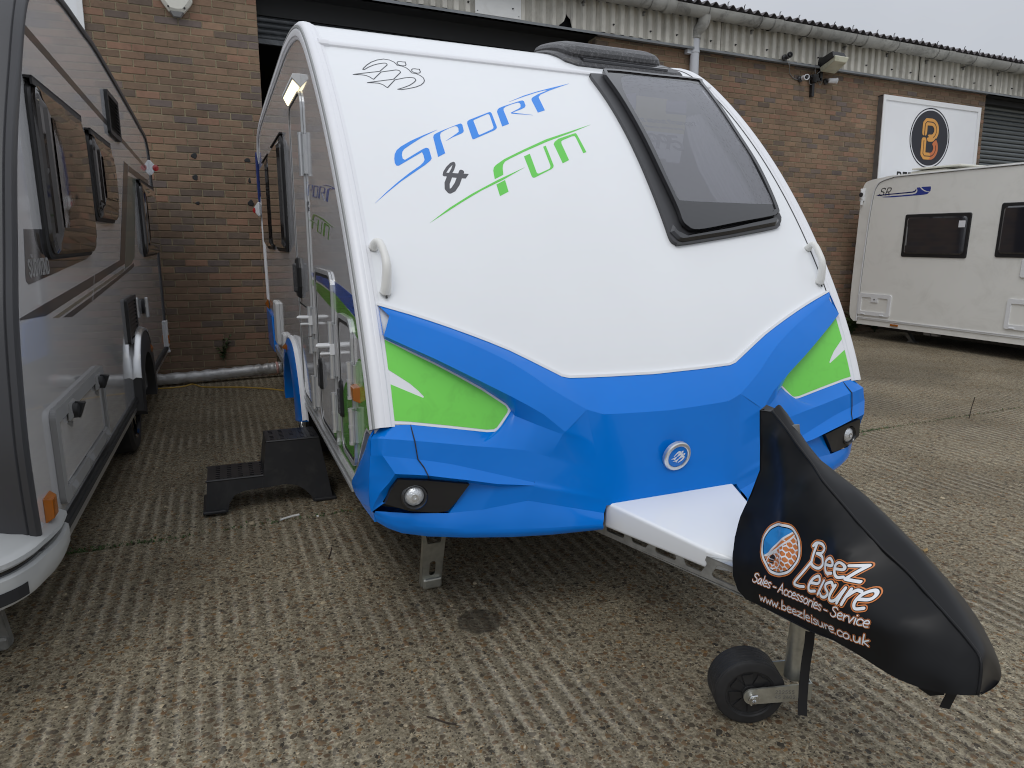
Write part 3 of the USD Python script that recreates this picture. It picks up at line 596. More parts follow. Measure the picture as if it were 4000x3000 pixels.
bullet_camera('security_camera', (8.86, YW - .09, 4.49), (.9, -.35, -.02), 'paper', 'white tubular security camera pointing right beside the floodlight bracket')
bullet_camera('security_camera', (7.90, YW - .20, 4.70), (-.5, -.85, -.1), 'dark_frame', 'dark security camera fixed on the ribbed cladding above the brick')
wr = obj('camera_cable', tube([(7.92, YW - .14, 4.69), (8.0, YW - .13, 4.62), (8.15, YW - .02, 4.52), (8.24, YW - .016, 4.47), (8.30, YW - .02, 4.465), (8.42, YW - .016, 4.50), (8.54, YW - .05, 4.55)], .006, 6, smooth=24), 'hatch_grey', smooth=True)
tag(wr, 'thin grey cable strung between the cameras along the brick top', 'cable')
# ------------------------------------------------------------------ the blue and white caravan
MROT, MORG = ([[0.999962, 0.0, 0.008727], [-0.000419, 0.998848, 0.047974], [-0.008716, -0.047976, 0.99881]], [0.537, 2.364, 1.045])
van = thing('white_blue_caravan', 'white and blue sporty caravan with green flashes and a sloping front, nose towards the viewer', 'caravan', MROT, MORG)
PR = [(-1.0, -0.355), (-0.08, -0.0285), (-0.02, -0.0082), (0.06, 0.0223), (0.14, 0.0566), (0.22, 0.0945), (0.3, 0.1358), (0.38, 0.1802), (0.46, 0.2278), (0.54, 0.2784), (0.62, 0.3321), (0.7, 0.3889), (0.78, 0.449), (0.86, 0.5124), (0.94, 0.5794), (1.02, 0.6501), (1.1, 0.725), (1.18, 0.8043), (1.26, 0.8885), (1.34, 0.9779), (1.42, 1.0731), (1.5, 1.1746), (1.57, 1.269), (1.63, 1.362), (1.68, 1.458), (1.72, 1.57), (1.75, 1.7), (1.772, 1.85), (1.786, 2.0), (1.8, 2.3)]
fyz = PchipInterpolator(*zip(*PR))
zz = np.concatenate([np.linspace(-.45, 1.5, 90), np.linspace(1.505, 1.80, 60)])
back = np.array([(2.3, 1.80), (3.0, 1.787), (3.65, 1.775), (4.4, 1.755), (5.0, 1.72), (5.28, 1.65), (5.42, 1.53), (5.49, 1.35), (5.47, .9), (5.42, .45), (5.34, -.1), (5.22, -.43)])
pro = np.vstack([np.stack([fyz(zz), zz], 1), spline(back, 6)[1:]])
ss = np.r_[0, np.cumsum(np.linalg.norm(np.diff(pro, axis=0), axis=1))]
tg = np.gradient(pro, ss, axis=0); tg /= np.linalg.norm(tg, axis=1)[:, None]
nr = np.stack([-tg[:, 1], tg[:, 0]], 1)                     # outward normal in (y, z)
S_of = lambda z: np.interp(z, zz, ss[:len(zz)])
def onfront(x, s, w):
    y, z = np.interp(s, ss, pro[:, 0]), np.interp(s, ss, pro[:, 1])
    ny, nz = np.interp(s, ss, nr[:, 0]), np.interp(s, ss, nr[:, 1])
    return np.stack([x, y + ny * w, z + nz * w], -1)
def F(pts): return [(x, float(S_of(z))) for x, z in pts]
XL, XR, XC = 0.0, 2.27, 1.135
SIDE = -.055
def onside(y, z, w): return np.stack([np.full(np.shape(y), SIDE) - w, y, z], -1)
def mirror(m):
    m = m.copy(); m.vertices[:, 0] = 2 * XC - m.vertices[:, 0]; m.faces = m.faces[:, ::-1]; return m
# skin
win_out = poly(spline(F([(1.444,1.523),(1.48,1.539),(1.805,1.544),(2.16,1.547),(2.173,1.522),(2.149,1.254),(2.152,1.024),(2.141,.786),(2.135,.752),(2.11,.725),(2.066,.706),(1.751,.66),(1.465,.624),(1.43,.628),(1.41,.649),(1.411,.733),(1.418,.929),(1.429,1.155),(1.437,1.371),(1.438,1.499)]), 4, True))
win_hole = win_out.buffer(-.03)
front = sbox(XL, S_of(-.085), XR, S_of(1.70)).difference(win_hole)
obj('front_panel', slab(front, onfront, -.02, 0, step=.035), 'gelcoat', van, smooth=30)
s1 = S_of(1.70)
sk = np.r_[s1, ss[ss > s1 + .01]]
rows = [[tuple(onfront(np.array(x), s, 0.0)) for x in (XL, XR)] for s in sk]
obj('roof_skin', loft(np.array(rows)[:, ::-1]), 'gelcoat', van, smooth=30)
inner = [(p[0] + n[0] * -.035, p[1] + n[1] * -.035) for p, n in zip(pro, nr)]
body2 = poly([q for q in inner if q[1] > -.40] + [(5.2, -.40), (inner[0][0] + .1, -.40)]).buffer(0).difference(poly([(-1, -.065), (.17, -.065), (.21, -.09), (.49, -.37), (.53, -.6), (-1, -.6)]))
obj('left_wall', slab(body2, onside, -.03, 0), 'grey_side', van)
obj('right_wall', slab(body2, lambda y, z, w: np.stack([np.full(np.shape(y), XR + .055) + w, y, z], -1), -.03, 0), 'grey_side', van)
obj('floor', bx(-.04, 2.31, .28, 5.2, -.45, -.40), 'black_rubber', van)
# corner mouldings that wrap the edge, with a grey bead let into them
def rail(x0, sgn, sec, lo=S_of(-.03), m='rail_white', name='corner_moulding'):
    idx = np.where(ss >= lo)[0]
    rows = []
    for i in idx: rows.append([(x0 + sgn * dx, pro[i, 0] + nr[i, 0] * dn, pro[i, 1] + nr[i, 1] * dn) for dx, dn in sec])
    rows = np.array(rows); mm = loft(rows if sgn > 0 else rows[:, ::-1]); return obj(name, mm, m, van, smooth=35)
sec = [(-.012, .0), (-.012, .004), (0, .006), (.004, .010), (.018, .012), (.022, .010), (.030, .013), (.044, .010), (.053, .002), (.058, -.008), (.060, -.024), (.066, -.026), (.069, -.040), (.069, -.058), (.064, -.064), (.064, -.072), (.060, -.078), (.054, -.078)]
rail(XL, -1, sec); rail(XR, 1, sec)
for x0, sg_ in ((XL, -1), (XR, 1)):
    rail(x0, sg_, [(.056, -.006), (.063, -.008), (.066, -.020), (.061, -.024)], m='seal_grey', name='bead_insert')
rail(XR, 1, [(-.016, .001), (-.014, .003), (-.011, .001)], m='black_rubber', name='edge_seal')
# front moulding across the top of the window
sm = S_of(1.555)
prm = [(-.022, 0), (-.021, .009), (-.011, .015), (.004, .016), (.013, .012), (.016, .007), (.028, .006), (.029, 0)]
obj('front_moulding', [loft([[tuple(onfront(np.array(x), sm + a, b)) for a, b in prm] for x in (.03, 2.27)])], 'rail_white', van, smooth=40)
for x in (.012, 2.262):
    pts = [tuple(onfront(np.array(x + dx), sm + a, b)) for dx in (-.022, .022) for a, b in [(-.028, 0), (-.026, .014), (-.011, .021), (.006, .022), (.024, .014), (.034, 0)]]
    obj('moulding_cap', hull(pts), 'rail_white', van, smooth=50)
# window
fr_ = obj('front_window', slab(win_out, onfront, 0.001, .016, step=.05, back=False, edge=(.012, .006)).copy() if False else slab(win_out.difference(win_out.buffer(-.085)), onfront, .001, .02, step=.05), 'dark_frame', van, smooth=35)
pane = poly(spline(F([(1.518,1.509),(1.568,1.537),(1.866,1.542),(2.169,1.546),(2.172,1.508),(2.131,1.22),(2.126,1.001),(2.103,.791),(2.082,.768),(2.042,.752),(1.788,.714),(1.559,.68),(1.508,.693),(1.494,.716),(1.497,.772),(1.491,.952),(1.498,1.153),(1.509,1.37)]), 4, True))
glass = poly(spline(F([(1.566,1.443),(1.529,1.315),(1.515,1.075),(1.506,.893),(1.513,.819),(1.556,.806),(1.805,.804),(2.074,.804),(2.1,.818),(2.105,.957),(2.136,1.181),(2.158,1.372),(2.167,1.505),(1.919,1.519),(1.65,1.516)]), 3, True)).buffer(-.002)
obj('pane_border', slab(pane.difference(glass), onfront, .012, .045, step=.04, edge=None), 'black_gloss', fr_, smooth=35)
obj('pane', slab(glass, onfront, .043, .0445, step=.04, back=False, sides=False), 'front_glass', fr_, smooth=35)
ridge = LineString(list(pane.exterior.coords)).buffer(.010)
obj('pane_rim', slab(ridge, onfront, .03, .052, step=.04), 'black_gloss', fr_, smooth=35)
ledge = poly(F([(1.413,.673),(1.441,.637),(1.464,.63),(1.755,.667),(2.071,.714),(2.107,.738),(2.097,.758),(1.773,.701),(1.497,.662),(1.46,.679),(1.444,.709)]))
obj('lower_lip', slab(ledge, onfront, .01, .035, step=.04, edge=(.012, .012)), 'black_gloss', fr_, smooth=35)
# price board, curtain and dark room behind the glass
def behind(x, s, w): return onfront(x, s, w - .03)
pb = obj('poster_board', slab(poly(F([(1.542,1.369),(1.638,1.37),(1.721,1.474),(1.926,1.469),(1.83,1.363),(1.967,1.363),(1.851,1.231),(1.526,1.237),(1.439,1.276)])), behind, -.006, 0, step=.05), 'poster_yellow', van, smooth=30)
obj('poster_flap', slab(poly(F([(1.541,1.449),(1.728,1.488),(1.637,1.374),(1.542,1.381)])), behind, -.004, .003, step=.05), 'poster_lilac', pb)
obj('poster_flap', slab(poly(F([(1.908,1.454),(2.054,1.465),(1.97,1.372),(1.836,1.376)])), behind, -.004, .003, step=.05), 'poster_lilac', pb)
obj('price_panel', slab(poly(F([(1.512,1.239),(1.847,1.231),(1.704,1.058),(1.625,1.061),(1.628,1.079),(1.434,1.071)])), behind, 0, .004, step=.05), 'poster_white', pb)
def textF(s, h, anchor, w, sx=1, bold=True):
    (x, sv) = anchor; return textmap(s, h, behind, x, sv, w, bold, sx)
obj('poster_text', [textF('Thought about finance?', .040, F([(1.461,1.295)])[0], .001, .86), textF('Ask about our finance options today', .020, F([(1.462,1.26)])[0], .001, .88, False)], 'poster_ink', pb)
for ch, q in zip('5995', F([(1.501,1.139),(1.575,1.136),(1.64,1.135),(1.705,1.133)])):
    obj('price_digit', textF(ch, .118, q, .005, .9), 'poster_ink', pb)
for q in F([(1.557,1.135),(1.623,1.132),(1.687,1.13)]): obj('digit_line', slab(LineString([(q[0], q[1]), (q[0] + .012, q[1] + .13)]).buffer(.0022), behind, .004, .0055, step=.05), 'poster_ink', pb)
cl_ = np.array(F([(1.945,1.353),(1.857,1.185),(1.814,1.036),(1.815,.904),(1.843,.799)]))
cr_ = np.array(F([(2.151,1.407),(2.127,1.204),(2.107,1.036),(2.102,.901),(2.105,.798)]))
rows = []
for t in np.linspace(0, 1, 26):
    a = np.array([np.interp(t, np.linspace(0, 1, 5), cl_[:, i]) for i in (0, 1)]); b = np.array([np.interp(t, np.linspace(0, 1, 5), cr_[:, i]) for i in (0, 1)])
    u = np.linspace(0, 1, 60); q = a + (b - a) * u[:, None]
    rows.append(onfront(q[:, 0], q[:, 1], -.04 + .010 * np.sin(u * 42 + 1.5 * np.sin(t * 2)) * (.4 + .6 * t) + .006 * np.sin(u * 97)))
obj('sheer_curtain', loft(rows), 'sheer_curtain', van, smooth=True)
lin = body2.buffer(-.03).intersection(sbox(.4, .33, 1.97, 1.7))
obj('inner_lining', [bx(.9, 2.26, 1.95, 1.98, -.35, 1.68), bx(.9, 2.26, .45, 1.94, .30, .33), slab(lin, lambda y, z, w: np.stack([np.full(np.shape(y), .93) - w, y, z], -1), 0, .02)], 'room_grey', van)
# roof light
def roofpoly(pts): return poly(spline(pts, 4, True))
sA = S_of(1.605) + .012; sB = sA + .66
rl = obj('roof_light', slab(poly([(1.37, sA + .05), (1.43, sA), (2.10, sA), (2.17, sA + .035), (2.13, sA + .16), (2.10, sB), (1.38, sB), (1.35, sA + .20)]), onfront, .002, .022, step=.03, edge=(.016, .012)), 'dark_hatch', van, smooth=30)
dm = rrect(1.41, 2.06, sA + .09, sB - .02, .08)
ws = [(0, .02), (.0, .04), (.010, .058), (.035, .074), (.08, .084)]
parts_ = []
for (i0, w0), (i1, w1) in zip(ws[:-1], ws[1:]):
    o_ = np.asarray(shapely.segmentize(dm.buffer(-i0).exterior, .03).coords)
    in_ = dm.buffer(-i1).exterior
    n_ = np.array([in_.interpolate(in_.project(shapely.Point(p))).coords[0] for p in o_])
    parts_.append(loft([onfront(o_[:, 0], o_[:, 1], w0), onfront(n_[:, 0], n_[:, 1], w1)][::(1 if dm.exterior.is_ccw else -1)]))
parts_.append(slab(dm.buffer(-.08), onfront, .082, .084, step=.03, back=False, sides=False))
obj('dome', parts_, 'dark_hatch', rl, smooth=40)
for k in range(2): obj('catch_rail', slab(rrect(1.47, 2.05, sA + .022 + .028 * k, sA + .040 + .028 * k, .007), onfront, .02, .036, step=.03), 'black_gloss', rl, smooth=30)
# grab handles
def handle(flip):
    c = spline([(.026, .612, .002), (.030, .614, .034), (.040, .598, .058), (.047, .555, .068), (.049, .51, .064), (.045, .462, .026), (.043, .446, .002)], 5)
    pts = np.array([onfront(np.array(x), float(S_of(z)), w) for x, z, w in c])
    rr = np.interp(np.linspace(0, 1, len(pts)), [0, .12, .3, .55, .8, 1], [.019, .016, .0145, .0155, .019, .022])
    m = tube(pts, rr, 12)
    return mirror(m) if flip else m
for f_ in (False, True):
    h_ = obj('grab_handle', handle(f_), 'handle_white', van, smooth=True)
    x = .043; a = onfront(np.array(x), float(S_of(.432)), .012); mm = rod(a, a + np.array([0, -.004, -.008]), .004)
    obj('handle_screw', mirror(mm) if f_ else mm, 'bitumen', h_)
# ---- blue front moulding: control points (x, z, y) joined by flat facets
def fo(pts): return [(x, z, y) for x, z, y in pts]
CT = []
CT += [(.008,.404,.182),(.052,.39,.174),(.119,.369,.162),(.192,.344,.148),(.266,.317,.133),(.341,.288,.118),(.417,.257,.101),(.495,.223,.084),(.567,.186,.066),(.652,.141,.045),(.701,.115,.033),(.734,.107,.03),(.897,.101,.027),(1.045,.098,.026)]
TOPB = [(x, z) for x, z, y in CT]
CB = [(.039,.369,.148),(.093,.352,.132),(.175,.324,.111),(.251,.294,.089),(.323,.265,.067),(.395,.23,.045),(.479,.185,.016),(.546,.14,-.009),(.613,.089,-.036),(.683,.044,-.058),(.755,-0,-.078),(.825,-.023,-.089),(.903,-.027,-.091),(1.011,-.031,-.092)]
CC = [(.008,.302,.109),(.092,.26,.073),(.18,.217,.038),(.26,.174,.01),(.341,.13,-.016),(.445,.073,-.044),(.51,.035,-.062),(.568,-.001,-.078),(.648,-.072,-.105)]
CG = [(.015,.286,.128),(.101,.242,.106),(.193,.193,.081),(.276,.145,.059),(.361,.094,.036),(.452,.028,.01),(.466,.003,0)]
CG2 = [(.472,-.011,-.02),(.543,-.042,-.064),(.639,-.082,-.103)]
CD = [(.006,-.002,-.006),(.067,-.009,-.008),(.143,-.023,-.013),(.218,-.036,-.018),(.289,-.05,-.023),(.355,-.063,-.027),(.394,-.065,-.027),(.428,-.036,-.018)]
CE = [(.069,-.055,-.062),(.16,-.071,-.07),(.257,-.089,-.078),(.375,-.109,-.086),(.482,-.129,-.093),(.584,-.165,-.104)]
CE2 = [(.657,-.083,-.094),(.632,-.131,-.1)]
CH = [(.075,-.121,-.076),(.139,-.136,-.08),(.195,-.15,-.086),(.338,-.195,-.102),(.511,-.251,-.124)]
CI = [(-.007,-.16,-.088),(.047,-.166,-.1),(.101,-.173,-.11),(.172,-.189,-.118),(.246,-.205,-.125),(.357,-.233,-.131),(.507,-.259,-.134)]
CJ = [(.011,-.19,-.05),(.116,-.204,-.064),(.191,-.218,-.076),(.264,-.231,-.086),(.365,-.251,-.112)]
CK = [(-.039,-.29,-.018),(.048,-.323,-.04),(.127,-.338,-.05),(.178,-.341,-.058),(.221,-.293,-.074)]
CLp = [(-.069,-.34,.024),(-.046,-.353,0),(-.018,-.363,-.024),(.027,-.372,-.05),(.078,-.378,-.075),(.185,-.389,-.108),(.295,-.4,-.135),(.409,-.408,-.157),(.529,-.418,-.174),(.655,-.426,-.186),(.777,-.435,-.192)]
CLi = [(-.065,-.328,.012),(.044,-.328,-.055),(.187,-.338,-.085),(.303,-.332,-.115),(.481,-.315,-.135)]
CLb = [(-.058,-.377,.028),(-.024,-.397,0),(.02,-.412,-.028),(.109,-.425,-.065),(.243,-.433,-.112),(.414,-.446,-.146),(.567,-.455,-.165),(.784,-.463,-.182)]
CR_ = [(.812,-.377,-.157),(.796,-.403,-.166),(.674,-.285,-.142)]
CV = [(-.043,-.025,.035),(-.07,-.053,.02),(-.077,-.115,.012),(-.083,-.188,.012),(-.085,-.255,.02),(-.082,-.317,.028)]
CF = [[(-.07,-.053,.02),(-.055,-.045,-.018),(-.033,-.042,-.042),(.014,-.047,-.054)], [(-.044,-.101,-.048),(-.009,-.162,-.082)], [(-.044,-.101,-.048),(.003,-.108,-.062),(.072,-.12,-.076)], [(-.009,-.162,-.082),(-.026,-.199,-.058),(-.052,-.242,-.03),(-.07,-.292,-.002),(-.078,-.332,.018)], [(.016,-.191,-.048),(-.016,-.237,-.028),(-.042,-.287,-.01)], [(.002,-.006,-.004),(-.021,-.013,.008),(-.043,-.025,.035)]]
CT = [q for q in CT if q[0] < XC - .02]; TOPB = [q[:2] for q in CT]
CB = [q for q in CB if q[0] < XC - .02]
v3 = lambda L: [(x, y, z) for x, z, y in L]
def along(a, n):
    a = np.array(a, float); t = np.r_[0, np.cumsum(np.linalg.norm(np.diff(a, axis=0), axis=1))]
    return np.stack([np.interp(np.linspace(0, t[-1], n), t, a[:, k]) for k in range(3)], 1)
def patch(a, b, n=60, m=6, bulge=0.0):
    """A smooth ruled face between two crease lines of the moulding."""
    a, b = along(a, n), along(b, n); t = np.linspace(0, 1, m + 1)[:, None, None]
    rows = a[None] * (1 - t) + b[None] * t; rows[:, :, 1] -= bulge * np.sin(math.pi * t[:, :, 0])
    return loft(rows)
ZM = CT[-1][1] - .002; mid_top, mid_cr, mid_low = (XC, CT[-1][2] - .001, ZM), (XC, CB[-1][2] - .002, CB[-1][1] - .003), (XC, -.157, -.375)
T3, B3_, C3, G3, G23 = v3(CT), v3(CB), v3(CC), v3(CG), v3(CG2)
k_arm = 11
V3 = v3(CV); f0, f1, f2, f3_, f4, f5 = (v3(L) for L in CF)
U3 = [V3[0], f5[1], f5[0]] + v3(CD)[1:] + [G3[-1]] + G23
E3 = f0 + v3(CE); H3 = f2 + v3(CH)[1:]; I3 = [f3_[0]] + v3(CI)[1:]; J3 = v3(CJ); K3 = v3(CK)
r_top, r_low = (CR_[0][0], CR_[0][2], CR_[0][1]), (CR_[1][0], CR_[1][2], CR_[1][1])
Li3 = v3(CLi) + [r_low]; Lp3 = v3(CLp); Lb3 = v3(CLb)
arm_r = B3_[k_arm - 1]
LBl = [arm_r, C3[-1], G23[-1], E3[-1], H3[-1], I3[-1], Li3[-2]]
bm = join([patch(T3 + [mid_top], B3_ + [mid_cr], 90, 6, .004), patch(B3_[:k_arm], C3, 70, 6, .002), patch(C3[:6], G3, 50, 3), patch(C3[5:], [G3[-1]] + G23, 40, 4),
           patch(U3, E3, 110, 6), patch(E3, [V3[2]] + H3, 90, 5), patch(H3, I3, 70, 5), patch(I3, J3 + [I3[-1]], 70, 3), patch(V3[1:], [f0[0], f1[0]] + f3_, 40, 5),
           patch(f3_, f4 + [K3[0]], 30, 3), patch(J3[:4], K3[:4], 40, 4), patch(J3[3:] + [I3[-1]], Li3[2:-1], 40, 5), patch([J3[3], Li3[2]], [K3[3], K3[3] + np.array([.001, 0, 0])], 8, 3),
           patch(Li3, Lp3, 90, 5, .004), patch(Lp3, Lb3, 90, 4, .006), patch(LBl, [arm_r, r_top, r_low], 50, 10), patch([arm_r] + B3_[k_arm:] + [mid_cr], [r_top, mid_low], 40, 12)])
# turned back edges of the moulding
def skirt(pts, depth):
    a = np.array(pts, float); return loft([a, a + np.array(depth)])
edges = []
cxyz = lambda L: [(x, y, z) for x, z, y in L]
edges.append(loft([cxyz(CLb), [(x, y + .05, z - .012) for x, z, y in CLb], [(x, y + .28, z + .0) for x, z, y in CLb]]))
edges.append(skirt([(x, y, z) for x, z, y in CT], (0, .02, .004)))
edges.append(skirt([T3[0], C3[0]], (.0, .04, 0)))
rec = [(XC, -.157, -.372), (CR_[0][0], CR_[0][2], CR_[0][1]), (CR_[1][0], CR_[1][2], CR_[1][1]), (CLb[-1][0], CLb[-1][2], CLb[-1][1])]
edges.append(skirt(rec, (0, .16, 0)))
corner = []
RQ = [(-.06,.031,-.028),(-.066,.099,-.089),(-.072,.209,-.183),(-.078,.312,-.274),(-.08,.413,-.354),(-.078,.335,-.38)]
BQ = [(-.074,.187,-.379),(-.066,.031,-.378)]
def rsm(a, n=24):
    a = np.array(a, float); t = np.r_[0, np.cumsum(np.linalg.norm(np.diff(a, axis=0), axis=1))]; return PchipInterpolator(t, a)(np.linspace(0, t[-1], n))
v_, r__ = rsm([(x, y, z) for x, z, y in CV]), rsm(RQ)
cm = join([loft(np.array([v_, v_ * .62 + r__ * .38 + np.array([-.008, -.004, 0]), v_ * .3 + r__ * .7 + np.array([-.005, 0, 0]), r__]).transpose(1, 0, 2)), loft([[(CV[-1][0], CV[-1][2], CV[-1][1]), (CLp[0][0], CLp[0][2], CLp[0][1]), (CLb[0][0], CLb[0][2], CLb[0][1])], [tuple(RQ[-1]), tuple(BQ[0]), tuple(BQ[1])]])])
side_lip = skirt([tuple(q) for q in RQ], (.03, .02, 0))
all_l = [bm, *edges, cm, side_lip]
def both(ms): return ms + [mirror(m) for m in ms]
bump_o = obj('front_bumper', join(both(all_l)), 'blue_gloss', van, smooth=38)
seam = np.array([(x, y - .0012, z) for x, z, y in [(.069,-.011,-.006),(.068,-.054,-.064),(.074,-.118,-.078),(.092,-.147,-.094),(.101,-.172,-.112),(.115,-.201,-.072)]])
for f_ in (0, 1): 
    mm = tube(seam, .0022, 6); obj('panel_gap', mirror(mm) if f_ else mm, 'black_rubber', bump_o)
# fog lamps in black bezels
bz = [(.002,-.188,-.064),(.113,-.203,-.076),(.259,-.229,-.096),(.216,-.285,-.09),(.181,-.328,-.076),(.143,-.333,-.066),(.045,-.317,-.052),(-.039,-.284,-.034),(-.022,-.232,-.046)]
bz3 = np.array([(x, y, z) for x, z, y in bz])
pl = RBFInterpolator(bz3[:, [0, 2]], bz3[:, 1], smoothing=.0005, kernel='linear')
def onbez(x, z, w): return np.stack([x, pl(np.stack([x, z], 1)) - w, z], -1)
bez_poly = poly(bz3[:, [0, 2]])
fc = np.array([.062, -.062, -.262]); fd = np.array([-.10, -.97, .05]); fd /= np.linalg.norm(fd)
for f_ in (0, 1):
    M_ = mirror if f_ else (lambda m: m)
    fg = obj('fog_light', M_(slab(bez_poly.difference(shapely.Point(fc[0], fc[2]).buffer(.047, quad_segs=12)), onbez, -.012, .010, step=(.03, .03))), 'black_plastic', bump_o, smooth=30)
    obj('lamp_ring', M_(lathe([(.047, -.012), (.049, .006), (.044, .010), (.040, .006), (.037, -.004), (.036, -.02), (0, -.02)], fc + fd * .004, fd, 32)), 'black_gloss', fg, smooth=35)
    obj('lamp_lens', M_(lathe([(.0365, -.006), (.033, .004), (.02, .011), (.008, .014), (0, .0142)], fc + fd * .002, fd, 32)), 'lens_clear', fg, smooth=True)
    obj('lens_stud', M_(lathe([(.012, .010), (.012, .0165), (.007, .0165), (.007, .014), (0, .014)], fc + fd * .002, fd, 20)), 'satin_silver', fg, smooth=35)
# round badge with two flying birds
bird = [(240, 288), (228, 286), (240, 265), (290, 215), (360, 170), (450, 135), (550, 124), (640, 138), (710, 170), (745, 200), (760, 220), (830, 232), (900, 258), (950, 295), (975, 325), (988, 338), (1050, 348), (1120, 380), (1165, 415), (1182, 455), (1170, 490), (1130, 525), (1050, 555), (940, 580), (830, 597), (770, 592), (850, 568), (950, 530), (1015, 490), (1048, 455), (1045, 435), (1020, 415), (960, 407), (880, 415), (725, 444), (612, 566), (600, 562), (540, 520), (480, 500), (400, 492), (300, 490), (360, 478), (705, 436), (812, 330), (805, 312), (785, 297), (740, 292), (690, 297), (510, 322), (395, 437), (380, 430), (330, 398), (270, 375), (200, 367), (80, 362), (150, 350), (490, 312), (605, 212), (598, 195), (575, 186), (530, 187), (470, 196), (390, 218), (320, 248), (255, 284)]
birdF = F([(.166,1.417),(.162,1.417),(.168,1.426),(.19,1.448),(.217,1.469),(.251,1.487),(.285,1.497),(.313,1.495),(.332,1.485),(.339,1.474),(.341,1.466),(.363,1.464),(.382,1.456),(.393,1.443),(.397,1.432),(.4,1.427),(.419,1.426),(.438,1.416),(.448,1.404),(.448,1.389),(.439,1.375),(.421,1.36),(.391,1.345),(.352,1.332),(.316,1.322),(.297,1.322),(.325,1.333),(.362,1.351),(.388,1.369),(.403,1.383),(.405,1.391),(.4,1.398),(.381,1.399),(.354,1.393),(.3,1.375),(.251,1.326),(.248,1.327),(.234,1.34),(.217,1.346),(.194,1.346),(.163,1.343),(.183,1.349),(.295,1.378),(.343,1.423),(.343,1.43),(.339,1.435),(.325,1.436),(.308,1.431),(.247,1.414),(.198,1.366),(.194,1.368),(.182,1.378),(.166,1.384),(.145,1.385),(.109,1.382),(.132,1.389),(.242,1.417),(.291,1.462),(.291,1.469),(.285,1.472),(.27,1.469),(.25,1.463),(.221,1.451),(.195,1.436),(.171,1.419)])
headF = [F([(.345,1.476),(.346,1.483),(.354,1.491),(.367,1.493),(.379,1.492),(.391,1.494),(.389,1.489),(.389,1.478),(.382,1.469),(.37,1.467),(.355,1.468),(.346,1.473)]), F([(.404,1.441),(.405,1.447),(.413,1.454),(.425,1.456),(.436,1.455),(.448,1.456),(.446,1.45),(.447,1.44),(.439,1.432),(.427,1.429),(.412,1.432),(.404,1.437)])]
em = obj('bird_emblem', [slab(LineString(q + [q[0]]).buffer(.0021), onfront, 0, .0012, step=.04, back=False) for q in [birdF] + headF], 'line_grey', van)
bc = np.array([XC + .008, -.150, -.215]); bd_ = np.array([0, -1, -.19]); bd_ /= np.linalg.norm(bd_)
bu = np.cross([1, 0, 0], bd_) * -1; bu = bu if bu[2] > 0 else -bu
def onbadge(x, z, w): return bc + np.asarray(x)[..., None] * np.array([1.0, 0, 0]) + np.asarray(z)[..., None] * bu + np.asarray(w)[..., None] * bd_
bg_ = obj('badge', lathe([(.047, .0), (.047, .008), (.050, .010), (.060, .009), (.064, .005), (.064, -.01)], bc, bd_, 48), 'satin_silver', bump_o, smooth=35)
obj('badge_face', lathe([(.0475, .004), (.044, .006), (0, .0075)], bc, bd_, 40), 'blue_gloss', bg_, smooth=True)
B_ = np.array(birdF + [q for h in headF for q in h]); cen = (B_.max(0) + B_.min(0)) / 2; sc_ = .064 / (B_.max(0) - B_.min(0)).max()
nb = lambda q: [tuple((np.array(p) - cen) * sc_) for p in q]
obj('badge_birds', [slab(poly(nb(q)), onbadge, .006, .0085, back=False) for q in [birdF] + headF], 'print_white', bg_)
# green panels with white edges at both sides
gpo = poly([(.014,.286),(.101,.242),(.193,.193),(.276,.145),(.361,.094),(.452,.028),(.462,.016),(.464,.003),(.456,-.007),(.404,-.06),(.388,-.066),(.357,-.064),(.29,-.051),(.22,-.038),(.144,-.024),(.068,-.01),(.007,-.003),(.002,.005),(.007,.135),(.012,.209)])
gpi = poly([(.014,.283),(.099,.235),(.192,.185),(.275,.137),(.359,.085),(.445,.023),(.453,.01),(.449,-.001),(.399,-.051),(.386,-.056),(.358,-.055),(.292,-.042),(.221,-.028),(.146,-.014),(.069,0),(.013,.008),(.013,.067),(.014,.131),(.128,.076),(.131,.081),(.114,.101),(.084,.13),(.014,.18),(.012,.185)])
for f_ in (0, 1):
    fl_ = (lambda g: affinity.affine_transform(g, [-1, 0, 0, 1, 2 * XC, 0])) if f_ else (lambda g: g)
    onf2 = lambda x, z, w: onfront(x, S_of(z), w)
    fpn = obj('corner_flash', slab(fl_(gpo), onf2, 0.0005, .003, step=.05), 'rail_white', van, smooth=30)
    obj('flash_colour', slab(fl_(gpi), onf2, .003, .0042, step=.05), 'green_vinyl', fpn, smooth=30)
edge_line = LineString(F(TOPB + [(XC, ZM)] + [(2 * XC - x, z) for x, z in TOPB[::-1]])).buffer(.0055)
obj('white_edging', slab(edge_line, onfront, 0, .014, step=.05), 'white_plastic', van, smooth=30)
